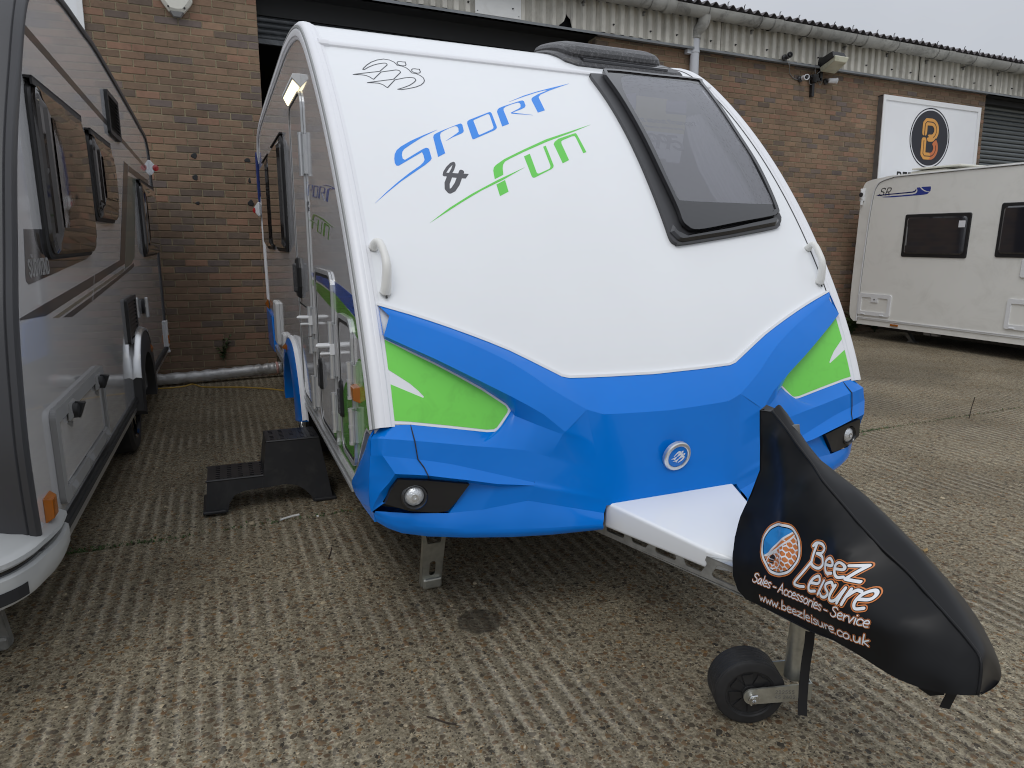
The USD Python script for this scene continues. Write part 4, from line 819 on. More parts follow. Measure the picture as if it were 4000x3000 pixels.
# lettering
LT = {'s': F([(.419,1.125),(.347,1.094),(.28,1.062),(.23,1.033),(.207,1.015),(.194,.996),(.187,.976),(.185,.957),(.189,.946),(.199,.946),(.222,.959),(.317,1.013),(.32,1),(.319,.978),(.311,.967),(.293,.952),(.235,.915),(.177,.874),(.121,.831),(.066,.785),(.128,.832),(.192,.878),(.257,.919),(.315,.955),(.344,.976),(.353,.987),(.353,1.006),(.353,1.028),(.35,1.033),(.341,1.034),(.328,1.029),(.232,.973),(.224,.978),(.224,.994),(.23,1.009),(.241,1.022),(.276,1.045),(.336,1.082)]),
      'p': F([(.389,1.087),(.396,1.099),(.409,1.107),(.437,1.121),(.535,1.163),(.545,1.166),(.55,1.16),(.546,1.129),(.54,1.121),(.53,1.115),(.481,1.093),(.443,1.073),(.506,1.113),(.52,1.123),(.524,1.141),(.521,1.149),(.512,1.151),(.48,1.138),(.449,1.122),(.432,1.112),(.424,1.099),(.421,1.081),(.422,1.014),(.384,.995)]),
      'o': F([(.576,1.168),(.581,1.179),(.593,1.188),(.707,1.237),(.719,1.241),(.724,1.235),(.721,1.161),(.715,1.153),(.702,1.144),(.584,1.092),(.575,1.09),(.574,1.097)]), 'oi': F([(.613,1.184),(.617,1.19),(.63,1.196),(.699,1.228),(.708,1.228),(.709,1.221),(.704,1.162),(.699,1.153),(.692,1.148),(.624,1.117),(.615,1.114),(.613,1.118)]),
      'r': F([(.756,1.245),(.763,1.256),(.776,1.267),(.805,1.28),(.91,1.32),(.927,1.325),(.934,1.321),(.93,1.295),(.921,1.285),(.9,1.274),(.837,1.248),(.968,1.243),(.955,1.244),(.83,1.242),(.829,1.247),(.883,1.274),(.898,1.284),(.905,1.301),(.903,1.309),(.891,1.309),(.85,1.294),(.816,1.279),(.8,1.267),(.795,1.255),(.792,1.184),(.75,1.167)]),
      't': F([(.848,1.309),(.949,1.355),(1.039,1.389),(1.119,1.416),(1.276,1.467),(1.122,1.405),(1.053,1.373),(1.034,1.357),(1.031,1.347),(1.027,1.278),(.98,1.261),(.981,1.327),(.984,1.339),(.996,1.35),(1.04,1.374),(1.111,1.405),(1.093,1.403),(1.036,1.384),(.946,1.349)]),
      'f': F([(.623,.945),(.631,.96),(.645,.972),(.696,1.002),(.813,1.055),(.956,1.116),(1.112,1.169),(1.25,1.216),(1.119,1.164),(.96,1.106),(.808,1.043),(.73,1.008),(.696,.991),(.68,.975),(.672,.956),(.665,.928),(.617,.906)]),
      'f2': F([(.617,.882),(.665,.904),(.664,.852),(.617,.831)]), 'f3': F([(.274,.711),(.373,.774),(.49,.837),(.63,.903),(.784,.968),(.653,.903),(.539,.853),(.436,.8),(.354,.755)]),
      'u': F([(.801,1.021),(.836,1.036),(.835,.947),(.839,.941),(.849,.943),(.908,.967),(.917,.976),(.92,.985),(.922,1.076),(.938,1.082),(.937,.984),(.931,.975),(.918,.966),(.817,.922),(.807,.921),(.803,.928)]),
      'n': F([(.985,1.093),(.995,1.105),(1.024,1.123),(1.125,1.158),(1.139,1.161),(1.141,1.148),(1.147,1.063),(1.127,1.056),(1.126,1.134),(1.123,1.145),(1.109,1.143),(1.046,1.118),(1.032,1.109),(1.029,1.096),(1.031,1.016),(.99,.998)])}
amp = unary_union([LineString(F([(.388,.914),(.394,.927),(.414,.949),(.435,.966),(.447,.971),(.447,.963),(.435,.943),(.42,.925)])).buffer(.0065), poly(F([(.382,.915),(.389,.924),(.4,.925),(.502,.924),(.481,.903),(.409,.906),(.386,.911)])), LineString(F([(.409,.906),(.391,.879),(.385,.854),(.392,.843),(.411,.852),(.435,.877),(.454,.906),(.472,.933)])).buffer(.011)])
wd = {'blue_letter': [LT['s'], LT['p'], LT['r'], LT['t']], 'green_letter': [LT['f'], LT['f2'], LT['f3'], LT['u'], LT['n']]}
for ch in 'sprt': obj('letter_' + ch, slab(poly(LT[ch]), onfront, 0, .0008, step=.03, back=False), 'blue_letter', van, smooth=30)
obj('letter_o', slab(poly(LT['o']).difference(poly(LT['oi'])), onfront, 0, .0008, step=.03, back=False), 'blue_letter', van, smooth=30)
obj('ampersand', slab(amp, onfront, 0, .0008, step=.03, back=False), 'grey_letter', van, smooth=30)
obj('letter_f', [slab(poly(LT[c]), onfront, 0, .0008, step=.03, back=False) for c in ('f', 'f2', 'f3')], 'green_letter', van, smooth=30)
for ch in 'un': obj('letter_' + ch, slab(poly(LT[ch]), onfront, 0, .0008, step=.03, back=False), 'green_letter', van, smooth=30)
# ---- the side: flashes, doors, windows
A3 = np.array(F([(.066,.785),(1.276,1.467),(.274,.711),(1.146,1.063)])); B3 = np.array([(1.972,.876),(.538,.836),(1.812,.76),(.913,.643)])
Aff = np.linalg.lstsq(np.c_[A3, np.ones(4)], B3, rcond=None)[0]
toside = lambda g: affinity.affine_transform(g, [Aff[0, 0], Aff[1, 0], Aff[0, 1], Aff[1, 1], Aff[2, 0], Aff[2, 1]])
def side_slab(g, w0, w1, **k): return slab(g, onside, w0, w1, **k)
def sided(m):                                       # the wall looks towards -x
    return m
obj('side_word', [side_slab(toside(poly(LT[c])), 0, .001) for c in 'sprt'] + [side_slab(toside(poly(LT['o']).difference(poly(LT['oi']))), 0, .001)], 'side_blue', van)
obj('side_word', [side_slab(toside(poly(LT[c])), 0, .001) for c in ('f', 'f2', 'f3', 'u', 'n')], 'side_green', van)
obj('side_word', side_slab(toside(amp), 0, .001), 'grey_letter', van)
clip = body2.buffer(-.012)
obj('side_flash', side_slab(poly([(1.938,.463),(1.513,.467),(1.057,.472),(.619,.452),(.262,.424),(.219,.338),(.455,.368),(.775,.406),(1.071,.429),(1.46,.442)]).intersection(clip), 0, .0012), 'side_blue', van)
obj('side_flash', side_slab(poly([(2.389,.417),(1.88,.423),(1.467,.426),(1.205,.423),(.754,.404),(.456,.365),(.219,.335),(.173,.256),(.34,.282),(.695,.322),(1.096,.357),(1.362,.384),(1.671,.406)]).intersection(clip), 0, .0012), 'side_green', van)
obj('side_flash', side_slab(poly([*[(.573,.036),(.467,.096),(.279,.192),(.255,.198),(.145,.195),(.115,.126)], *[(.065,.021),(.073,-.027),(.348,-.218),(.476,-.336),(.854,-.339),(1.032,-.311),(.887,-.214)]]).intersection(clip), 0, .0012), 'side_green', van)
def framed(name, q, r, gasket=.016, rail_=.02, m='grey_side', par=van, w=.012):
    f = obj(name, side_slab(q.buffer(-rail_), 0.0013, .007), m, par)
    obj('frame_trim', side_slab(q.difference(q.buffer(-rail_)), 0.0013, w), 'alu_trim', f)
    obj('gasket', side_slab(q.buffer(-rail_).difference(q.buffer(-rail_ - gasket)), .004, .0085), 'door_gasket', f)
    return f
def rounded(y0, y1, z0, z1, r): return rrect(y0, y1, z0, z1, r)
def hinge(par, y, z0, z1, st=-.004):
    m = [rod((SIDE - .020, y, z0), (SIDE - .020, y, z1), .0125, n=12)]
    for t in np.linspace(z0, z1, 3): m.append(rod((SIDE - .020, y, t - .006), (SIDE - .020, y, t + .006), .014, n=12))
    m.append(bx(SIDE - .010, SIDE + .001, y - .026, y - .004, z0 + .005, z1 - .005)); m.append(bx(SIDE - .010, SIDE + .001, y + .004, y + .024, z0 + .005, z1 - .005))
    return obj('hinge', m, 'alu_trim', par, smooth=30)
dr = framed('entrance_door', rounded(1.60, 2.215, -.345, 1.42, .10), .1, gasket=.008, rail_=.012)
obj('door_split', side_slab(sbox(1.63, .245, 2.20, .255), .006, .008), 'door_gasket', dr)
for z0, z1 in ((.98, 1.19), (.12, .27), (-.30, -.12), (.02, .10)): hinge(dr, 1.60, z0, z1)
ph = [(2.13, .30), (2.05, .30), (2.02, .36), (2.02, .47), (2.05, .52), (2.13, .52)]
dh = obj('door_handle', side_slab(poly(ph).buffer(.012), .006, .03, edge=(.012, .012)), 'black_plastic', dr, smooth=30)
obj('handle_lever', side_slab(rrect(2.05, 2.09, .32, .50, .018), .028, .05, edge=(.008, .01)), 'dark_hatch', dh, smooth=30)
tallp = rounded(.835, 1.40, -.335, .50, .085)
h1 = framed('locker_door', tallp, .08)
tag(h1, label='taller locker door with white retainer on top of its hinge edge')
# colours of the flashes run over the locker doors
for par, zone in ((h1, tallp.buffer(-.036)),):
    obj('flash_on_door', side_slab(poly([(1.938,.463),(1.513,.467),(1.057,.472),(.619,.452),(.262,.424),(.219,.338),(.455,.368),(.775,.406),(1.071,.429),(1.46,.442)]).intersection(zone), .0072, .0082), 'side_blue', par)
    obj('flash_on_door', side_slab(poly([(2.389,.417),(1.88,.423),(1.467,.426),(1.205,.423),(.754,.404),(.456,.365),(.219,.335),(.173,.256),(.34,.282),(.695,.322),(1.096,.357),(1.362,.384),(1.671,.406)]).intersection(zone), .0072, .0082), 'side_green', par)
smallp = rounded(.375, .715, -.29, .335, .075)
h2 = framed('locker_door', smallp, .07)
tag(h2, label='shorter locker door with a green lower half next to the front corner')
obj('flash_on_door', side_slab(poly([*[(.573,.036),(.467,.096),(.279,.192),(.255,.198),(.145,.195),(.115,.126)], *[(.065,.021),(.073,-.027),(.348,-.218),(.476,-.336),(.854,-.339),(1.032,-.311),(.887,-.214)]]).union(sbox(.35, -.3, .62, -.02)).intersection(smallp.buffer(-.036)), .0072, .0082), 'side_green', h2)
h3p = obj('flash_on_door', side_slab(poly([(.84, -.31), (.84, -.12), (.98, -.26), (.95, -.31)]).intersection(tallp.buffer(-.036)), .0072, .0082), 'side_green', h1)
for par, y, zs_ in ((h1, .835, ((.02, .27), (-.24, -.06))), (h2, .375, ((.02, .16), (-.17, -.03)))):
    for z0, z1 in zs_: hinge(par, y, z0, z1)
for par, y, z in ((h1, 1.30, -.05), (h2, .655, -.045)):
    hk = obj('locker_handle', side_slab(rrect(y - .028, y + .028, z - .085, z + .085, .027), .006, .022, edge=(.008, .008)), 'black_plastic', par, smooth=30)
    obj('handle_grip', side_slab(rrect(y - .012, y + .012, z - .07, z + .05, .011), .02, .03, edge=(.005, .006)), 'dark_hatch', hk, smooth=30)
def retainer(y, z, par):
    m = [hull([(SIDE - .01, y, z), (SIDE - .085, y - .01, z + .004), (SIDE - .01, y + .05, z), (SIDE - .075, y + .03, z + .004)], .008), hull([(SIDE - .01, y, z - .035), (SIDE - .07, y - .01, z - .033), (SIDE - .01, y + .04, z - .035), (SIDE - .06, y + .03, z - .033)], .006), bx(SIDE - .03, SIDE, y - .01, y + .04, z - .04, z + .01)]
    return obj('door_retainer', m, 'white_plastic', par, smooth=35)
retainer(1.59, .215, dr); retainer(.83, .165, h1)
def sidewin(y0, y1, z0, z1, par=van):
    f = obj('side_window', side_slab(rrect(y0, y1, z0, z1, .09), 0.001, .018, edge=(.012, .008)), 'black_plastic', par, smooth=30)
    q = rrect(y0 + .025, y1 - .025, z0 + .03, z1 - .03, .08)
    obj('pane', side_slab(q, .018, .046, edge=(.03, .018)), 'tint_glass', f, smooth=35)
    obj('drip_edge', bx(SIDE - .022, SIDE - .0, y0 + .03, y1 - .03, z1 + .001, z1 + .010), 'black_plastic', f)
    return f
sidewin(2.72, 3.62, .55, 1.34); sidewin(3.92, 4.72, .55, 1.33)
al_ = obj('awning_lamp', [hull([(SIDE, 1.63, 1.43), (SIDE, 2.2, 1.43), (SIDE, 1.63, 1.49), (SIDE, 2.2, 1.49), (SIDE - .036, 1.63, 1.488), (SIDE - .036, 2.2, 1.488), (SIDE - .040, 1.63, 1.472), (SIDE - .040, 2.2, 1.472)], .003)], 'white_plastic', van, smooth=30)
obj('lamp_diffuser', hull([(SIDE - .006, 1.65, 1.424), (SIDE - .006, 2.18, 1.424), (SIDE - .016, 1.65, 1.424), (SIDE - .016, 2.18, 1.424), (SIDE - .042, 1.65, 1.474), (SIDE - .042, 2.18, 1.474), (SIDE - .02, 1.65, 1.47), (SIDE - .02, 2.18, 1.47)]), 'lamp_glow', al_, smooth=20)
obj('service_flap', side_slab(rrect(3.95, 4.25, -.28, .10, .02), 0.001, .03, edge=(.01, .01)), 'white_plastic', van, smooth=30)
obj('service_flap', side_slab(rrect(3.35, 3.50, -.33, -.10, .02), 0.001, .03, edge=(.01, .01)), 'white_plastic', van, smooth=30)
obj('sill_rail', [bx(SIDE - .016, SIDE - .0, .47, 2.235, -.415, -.40), bx(SIDE - .010, SIDE, .47, 2.235, -.40, -.372), bx(SIDE - .016, SIDE, .45, 2.235, -.372, -.358)], 'alu_trim', van)
obj('sill_rail', bx(SIDE - .016, SIDE, 3.28, 5.2, -.415, -.36), 'alu_trim', van)
obj('side_marker', [hull([(SIDE, y, z) for y in (.275, .365) for z in (.02, .08)] + [(SIDE - .022, y, z) for y in (.29, .35) for z in (.028, .072)], .003)], 'amber', van, smooth=30)
obj('side_marker', [hull([(SIDE - .06, 2.72, -.13), (SIDE - .06, 2.80, -.13), (SIDE - .06, 2.72, -.10), (SIDE - .06, 2.80, -.10), (SIDE - .085, 2.74, -.12), (SIDE - .085, 2.78, -.12)], .004)], 'amber', van, smooth=30)
# wheel arch and wheel
def arch(r, cy=2.75, cz=-.52, n=24, a0=-8, a1=188): return [(cy + r * math.cos(math.radians(a)), cz + r * math.sin(math.radians(a))) for a in np.linspace(a0, a1, n)]
out_ = [(2.13, -.52), (2.2, -.36)] + [(2.30, -.22), (2.45, -.10), (2.62, -.055), (2.85, -.055), (3.02, -.10), (3.18, -.22), (3.30, -.38), (3.36, -.52)]
ao = np.array(spline(out_, 4)); ai = np.array(arch(.365)[::-1])
ai = np.array([(np.interp(t, np.linspace(0, 1, len(ai)), ai[:, 0]), np.interp(t, np.linspace(0, 1, len(ai)), ai[:, 1])) for t in np.linspace(0, 1, len(ao))])
wa = obj('wheel_arch', [loft([[(SIDE, y, z) for y, z in ao], [(SIDE - .035, y, z) for y, z in ao * .92 + ai * .08], [(SIDE - .055, y, z) for y, z in ao * .6 + ai * .4], [(SIDE - .06, y, z) for y, z in ai], [(SIDE + .02, y, z) for y, z in ai]])], 'blue_gloss', van, smooth=40)
obj('arch_edging', [loft([[(SIDE, y, z) for y, z in ao * 1.0], [(SIDE - .012, y, z + .012) for y, z in ao], [(SIDE - .038, y, z + .008) for y, z in ao * .94 + ai * .06], [(SIDE - .036, y, z) for y, z in ao * .92 + ai * .08]])], 'rail_white', wa, smooth=40)
def wheel(par, x, y, z, r, sgn, rimm):
    c = np.array([x, y, z]); d = (sgn, 0, 0)
    ty = obj('wheel', lathe([(r * .66, -.19), (r * .9, -.195), (r * .985, -.175), (r, -.15), (r, -.045), (r * .985, -.02), (r * .9, 0), (r * .70, -.004), (r * .66, -.02), (r * .64, -.10), (0, -.10)], c, d, 40), 'black_rubber', par, smooth=35)
    obj('rim', lathe([(r * .66, -.012), (r * .69, -.004), (r * .68, .0), (r * .63, -.012), (r * .61, -.06)], c, d, 40), rimm, ty, smooth=35)
    sp = []
    for k in range(5):
        for da in (-.16, .16):
            a = 2 * math.pi * k / 5 + .3
            p0 = (.055 * math.cos(a), .055 * math.sin(a)); p1 = (r * .63 * math.cos(a + da), r * .63 * math.sin(a + da))
            sp.append(hull([(c[0] + sgn * w, c[1] + p[0] + o_[0], c[2] + p[1] + o_[1]) for p, w, ww in ((p0, -.022, .016), (p1, -.014, .010)) for o_ in ((ww * math.sin(a), -ww * math.cos(a)), (-ww * math.sin(a), ww * math.cos(a)))] + [(c[0] + sgn * (-.045), c[1] + p0[0], c[2] + p0[1]), (c[0] + sgn * (-.04), c[1] + p1[0], c[2] + p1[1])]))
    obj('spokes', sp + [lathe([(0, -.01), (.03, -.012), (.055, -.022), (.06, -.05)], c, d, 20)], rimm, ty, smooth=25)
    return ty
wheel(van, SIDE + .015, 2.75, -.595, .315, -1, 'satin_silver')
wheel(van, XR + .04, 2.75, -.595, .315, 1, 'satin_silver')
# rear corner
obj('rear_bumper', both([hull([(SIDE - .012, y, z) for y, z in ((4.55, -.42), (4.70, -.10), (5.36, -.08), (5.30, -.45))] + [(.1, 5.40, -.1), (.1, 5.32, -.45), (.1, 4.7, -.42)], .01), bx(.0, XC, 5.28, 5.42, -.43, -.08)]), 'blue_gloss', van, smooth=30)
obj('rear_light', hull([(SIDE - .02, 5.40, z) for z in (1.02, 1.50)] + [(SIDE - .02, 5.47, 1.06), (SIDE - .02, 5.49, 1.46), (.05, 5.5, 1.05), (.05, 5.51, 1.47)], .008), 'navy_vinyl', van, smooth=30)
obj('clearance_lamp', [hull([(SIDE - .03, 5.36, z) for z in (.88, 1.0)] + [(SIDE - .07, 5.44, .94), (SIDE + .02, 5.45, .94)], .014)], 'print_white', van, smooth=30)
obj('clearance_lens', lathe([(0, 0), (.03, .004), (.03, .02), (0, .028)], (SIDE - .055, 5.42, .93), (-.4, -.9, 0), 14), 'red_lens', van, smooth=30)
obj('rear_marker', hull([(SIDE - .01, y, z) for y in (5.2, 5.27) for z in (-.06, .02)] + [(SIDE - .035, 5.235, -.02)], .006), 'amber', van, smooth=30)
# steady legs under the front corners
def steady(x, y0, z0, foot_z, lean, par, m='zinc'):
    t = np.array([x, y0, z0]); b = np.array([x, y0 + lean, foot_z])
    d = (b - t) / np.linalg.norm(b - t); L_ = np.linalg.norm(b - t)
    out = []
    g = unary_union([poly([(-.115, 0), (-.085, 0), (-.03, -.24), (.03, -.24), (.085, 0), (.115, 0), (.052, -.22), (.046, -L_ + .05), (.043, -L_), (-.043, -L_), (-.046, -L_ + .05), (-.052, -.22)])]).difference(rrect(-.014, .014, -L_ + .06, -L_ + .14, .013))
    up_ = np.array([0, -d[2], d[1]]) * (1 if d[2] < 0 else -1)
    fn = lambda u, v, w: t + np.asarray(u)[..., None] * np.array([1.0, 0, 0]) - np.asarray(v)[..., None] * d - np.asarray(w)[..., None] * np.array([0, .97, .2])
    out.append(slab(g, fn, -.003, .0))
    for s in (-1, 1): out.append(slab(sbox(s * .046 - .002, -L_, s * .046 + .002, -.16), fn, -.035, 0))
    o = obj('steady_leg', out, m, par)
    obj('foot_plate', rbox(x - .045, x + .045, b[1] - .028, b[1] + .04, foot_z - .004, foot_z + .05, .012), m, o)
    obj('leg_screw', rod((x, y0 + .03, z0 + .02), (x, y0 + .06, z0 - .13), .014), 'dull_steel', o)
    return o
steady(.263, .32, -.44, -.905, .12, van); steady(2.007, .32, -.44, -.905, .12, van)
obj('chassis_rail', [bx(.50, .55, .2, 5.0, -.60, -.46), bx(1.72, 1.77, .2, 5.0, -.60, -.46), bx(.1, 2.2, 2.70, 2.80, -.62, -.54)], 'galvanised', van)
# A frame with punched holes, white cover, coupling, jockey wheel
def beam(flip):
    a, b = np.array([.793, .06, 0]), np.array([1.095, -.96, 0]); d = (b - a) / np.linalg.norm(b - a); L_ = np.linalg.norm(b - a)
    zt, zb = -.44, -.528
    g = poly([(0, zb), (L_, zb + .01), (L_, zt), (0, zt)])
    for k in range(8):
        u = .05 + .125 * k
        g = g.difference(poly([(u, zb + .024), (u + .10, zb + .024), (u + .075, zt - .020), (u + .025, zt - .020)] if k % 2 else [(u + .02, zb + .024), (u + .08, zb + .024), (u + .105, zt - .020), (u - .005, zt - .020)]).buffer(-.008).buffer(.012))
    nrm = np.array([-d[1], d[0], 0]) * -1
    fn = lambda u, v, w: a + np.asarray(u)[..., None] * d + np.asarray(w)[..., None] * nrm + np.asarray(v)[..., None] * np.array([0, 0, 1.0])
    ms = [slab(g, fn, -.003, 0), slab(sbox(0, zb - .002, L_, zb + .002), fn, -.04, 0), slab(sbox(0, zt - .002, L_, zt + .002), fn, -.04, 0)]
    return [mirror(m) for m in ms] if flip else ms
obj('drawbar', beam(False), 'galvanised', van); obj('drawbar', beam(True), 'galvanised', van)
obj('drawbar_cover', [hull([(.835, -.14, -.385), (1.435, -.14, -.385), (.835, -.14, -.465), (1.435, -.14, -.465), (.985, -.555, -.425), (1.285, -.555, -.425), (.99, -.55, -.475), (1.28, -.55, -.475), (1.06, -.63, -.445), (1.21, -.63, -.445), (1.075, -.625, -.48), (1.195, -.625, -.48)], .014, 10)], 'gelcoat', van, smooth=40)
obj('hand_lever_tray', lathe([(.10, 0), (.11, .004), (.11, .05), (.09, .052), (.085, .01), (0, .01)], (1.135, -.70, -.485), (0, 0, 1), 24), 'hatch_grey', van, smooth=35)
obj('coupling', [rod((1.135, -.62, -.50), (1.135, -1.15, -.43), .034, n=16), hull([(1.10, -1.10, -.46), (1.17, -1.10, -.46), (1.10, -1.34, -.44), (1.17, -1.34, -.44), (1.11, -1.12, -.38), (1.16, -1.12, -.38), (1.11, -1.32, -.38), (1.16, -1.32, -.38)], .012), tube([(1.135, -1.1, -.45), (1.135, -.85, -.25), (1.135, -.76, -.0), (1.135, -.745, .07)], .02, 10)], 'dull_steel', van, smooth=35)
hub = np.array([.985, -.79, -.797]); ax = np.array([-.40, -.915, 0]); ax /= np.linalg.norm(ax); ev = np.array([-ax[1], ax[0], 0])
jr = .115
jw = obj('jockey_wheel', rod(hub + ev * .155 + np.array([0, 0, .03]), hub + ev * .165 + np.array([0, 0, .45]), .029, n=20), 'zinc', van, smooth=40)
tp = [(.06, -.05), (.085, -.052), (.108, -.046)]
for i in range(6): tp += [(.1155, -.040 + .0145 * i), (.1155, -.029 + .0145 * i), (.1125, -.0275 + .0145 * i)]
tp += [(.112, .048), (.105, .052), (.083, .055), (.080, .050), (.076, .050), (.074, .046), (.030, .044), (.026, .050), (0, .050)]
tw = obj('tyre', lathe(tp, hub, ax, 48), 'black_rubber', jw, smooth=35)
sp = []
for k in range(8):
    a = k * math.pi / 4 + .2
    u = math.cos(a) * ev + math.sin(a) * np.array([0, 0, 1.0]); v_ = np.cross(ax, u)
    sp.append(hull([hub + ax * w + u * r_ + v_ * t for w in (.043, .050) for r_, t in ((.028, -.011), (.028, .011), (.068, -.018), (.068, .018))]))
obj('wheel_spokes', sp, 'black_plastic', jw)
for s in (-1, 1):
    fn = lambda u, v, w, s=s: hub + ev * np.asarray(u)[..., None] + np.array([0, 0, 1.0]) * np.asarray(v)[..., None] + ax * (np.asarray(w)[..., None] + (.066 if s > 0 else -.062))
    o = obj('fork_arm', slab(unary_union([shapely.Point(0, 0).buffer(.027), poly([(0, -.027), (.19, -.008), (.19, .052), (0, .027)])]), fn, -.003, .003), 'zinc', jw)
    if s > 0:
        obj('stamped_number', [textmap('222555', .012, fn, .072, .014, .0028, False), textmap('45 2402', .012, fn, .072, -.004, .0028, False)], 'dull_steel', o)
        obj('bar_label', slab(sbox(.148, .0, .164, .042), fn, .0028, .0036), 'paper', o)
        obj('label_bars', [slab(sbox(.151, .004 + .0042 * k, .158, .004 + .0042 * k + .0012 + .0012 * (k % 3 == 0)), fn, .0034, .0039) for k in range(9)], 'letter_black', o)
        obj('axle_clip', [lathe([(0, 0), (.010, 0), (.010, .022), (.006, .022), (.006, .01), (0, .01)], hub + ax * .068, ax, 16), tube([hub + ax * .085 + ev * a + np.array([0, 0, b]) for a, b in ((-.006, -.018), (-.016, -.002), (-.008, .014), (.010, .017), (.017, .006))], .003, 6)], 'chrome', jw, smooth=35)
obj('fork_bridge', hull([hub + ev * .19 + ax * w + np.array([0, 0, z]) for w in (-.064, .068) for z in (-.008, .052)] + [hub + ev * .186 + ax * w + np.array([0, 0, z]) for w in (-.064, .068) for z in (-.008, .052)]), 'zinc', jw)
#PARTC
# ------------------------------------------------------------------ black hitch cover with print, pulled over the coupling
hc = thing('hitch_cover', 'shiny black fabric cover with orange and white lettering pulled over the tow coupling', 'hitch cover', MROT, MORG)
RE = [(1.078,-.654,.102),(1.072,-.668,.037),(1.066,-.682,-.014),(1.055,-.701,-.086),(1.04,-.686,-.17),(1.02,-.669,-.255),(1,-.671,-.326),(.985,-.684,-.392),(.975,-.706,-.447),(.97,-.738,-.48),(.968,-.78,-.49)]
BO = [(.96,-.865,-.474),(.952,-.949,-.459),(.946,-1.05,-.443),(.944,-1.139,-.422),(.945,-1.212,-.417),(.95,-1.278,-.421),(.957,-1.331,-.42),(.968,-1.378,-.415),(.98,-1.416,-.406),(.99,-1.457,-.387),(1.012,-1.481,-.378)]
NO = [(1.02,-1.473,-.334),(1.025,-1.462,-.304)]
SE = [(1.045,-1.424,-.284),(1.052,-1.367,-.259),(1.062,-1.296,-.233),(1.07,-1.221,-.203),(1.07,-1.146,-.163),(1.075,-1.078,-.127),(1.078,-1.008,-.089),(1.08,-.944,-.052),(1.08,-.878,-.011),(1.084,-.818,.028),(1.088,-.768,.062),(1.092,-.721,.088),(1.096,-.689,.104)]
IN = [(1.068,-.723,-.057),(1.035,-.827,-.142),(.998,-.897,-.259),(.985,-.821,-.322),(.962,-.945,-.351),(.99,-1.04,-.224),(.962,-1.179,-.275),(.955,-1.264,-.346),(.972,-1.368,-.364),(.99,-1.423,-.346),(1.03,-.94,-.129),(1.01,-1.095,-.175),(.985,-1.296,-.27),(1.01,-1.403,-.303),(.978,-.773,-.374),(.95,-1.06,-.348)]
outl = RE + BO + NO + SE
c3 = np.array(outl + IN)
rbx = RBFInterpolator(c3[:, 1:], c3[:, 0], smoothing=.0002, kernel='thin_plate_spline')
WR = [np.array(q) for q in ([(-.748,.03),(-.802,-.061),(-.858,-.178),(-.902,-.297)], [(-.714,-.258),(-.783,-.31),(-.886,-.341)], [(-.913,-.051),(-.96,-.085),(-1.023,-.125),(-1.111,-.199)], [(-1.329,-.337),(-1.411,-.324),(-1.475,-.308)], [(-.844,-.464),(-.957,-.435),(-1.107,-.411)], [(-1.181,-.181),(-1.27,-.242),(-1.353,-.299)])]
WA = [(.012, .022), (-.007, .03), (.013, .024), (-.009, .03), (-.007, .02), (-.009, .035)]
def crease(p):
    out = np.zeros(len(p))
    for ln, (a, sg_) in zip(WR, WA):
        l = LineString(ln); d = shapely.distance(shapely.points(p), l)
        out += a * np.exp(-(d / sg_) ** 2)
    return out
def coverx(y, z):
    p = np.stack([np.asarray(y, float), np.asarray(z, float)], 1)
    q3 = np.stack([p[:, 0] * 9, p[:, 1] * 9, np.zeros(len(p))], 1)
    return rbx(p) - crease(p) - .018 * (meshkit.fbm(q3 + 3, 4, 5) - .5)
def oncover(y, z, w): return np.stack([coverx(y, z) - w, y, z], -1)
lp_ = poly([q[1:] for q in outl])
pm = slab(lp_, oncover, 0, 0, step=(.02, .02), back=False, sides=False)
def tidy(m):
    m = trimesh.Trimesh(m.vertices, m.faces, process=True); m.merge_vertices(digits_vertex=4); return m
pm = tidy(pm)
RG = [(1.17,-.682,.091),(1.185,-.716,.046),(1.2,-.767,-.013),(1.21,-.82,-.057),(1.215,-.904,-.083),(1.22,-.986,-.111),(1.225,-1.073,-.154),(1.225,-1.158,-.197),(1.222,-1.227,-.234),(1.218,-1.295,-.273),(1.21,-1.345,-.307),(1.2,-1.389,-.346),(1.185,-1.42,-.372),(1.17,-1.438,-.387)]
SEr = np.array(SE[::-1] + NO[::-1] + [BO[-1]]); RGa = np.array(RG + [(1.16,-1.442,-.405),(1.15,-1.44,-.42),(1.08,-1.449,-.419)])
def resamp(a, n):
    t = np.r_[0, np.cumsum(np.linalg.norm(np.diff(a, axis=0), axis=1))]; return np.stack([np.interp(np.linspace(0, t[-1], n), t, a[:, i]) for i in range(3)], 1)
s_, r_ = resamp(SEr, 60), resamp(RGa, 60)
s_[:, 0] = s_[:, 0] - crease(s_[:, 1:]) 
rows = []
for t in np.linspace(0, 1, 9):
    q = s_ * (1 - t) + r_ * t
    q[:, 2] += .030 * math.sin(math.pi * t) * np.linspace(.5, 1, 60) ** .5 + .006 * np.sin(np.linspace(0, 9, 60) + 5 * t) * math.sin(math.pi * t)
    rows.append(q)
top = loft(np.array(rows)[:, ::-1])
far = np.array([(2.27 - x, y + .01, z - .02) for x, y, z in RE[::-1] + []])
bot_r = resamp(np.array([(2.27 - x, y, z) for x, y, z in [RE[-1]] + BO]), 60)
kk = np.linspace(1, 0, 60)[:, None] ** .6
bot_r[:, 0] = 1.135 + (bot_r[:, 0] - 1.135) * kk[:, 0]; bot_r = bot_r * kk + (bot_r * .0 + r_[-1]) * (1 - kk) * .0 + bot_r * (1 - kk)
bot_r = np.where(kk < .35, bot_r * (kk / .35) + r_ * (1 - kk / .35) * 1.0, bot_r)
mid_r = r_ * .5 + bot_r * .5 + np.array([.03, 0, .0]) * kk
rs_ = loft([r_, mid_r, bot_r][::-1])
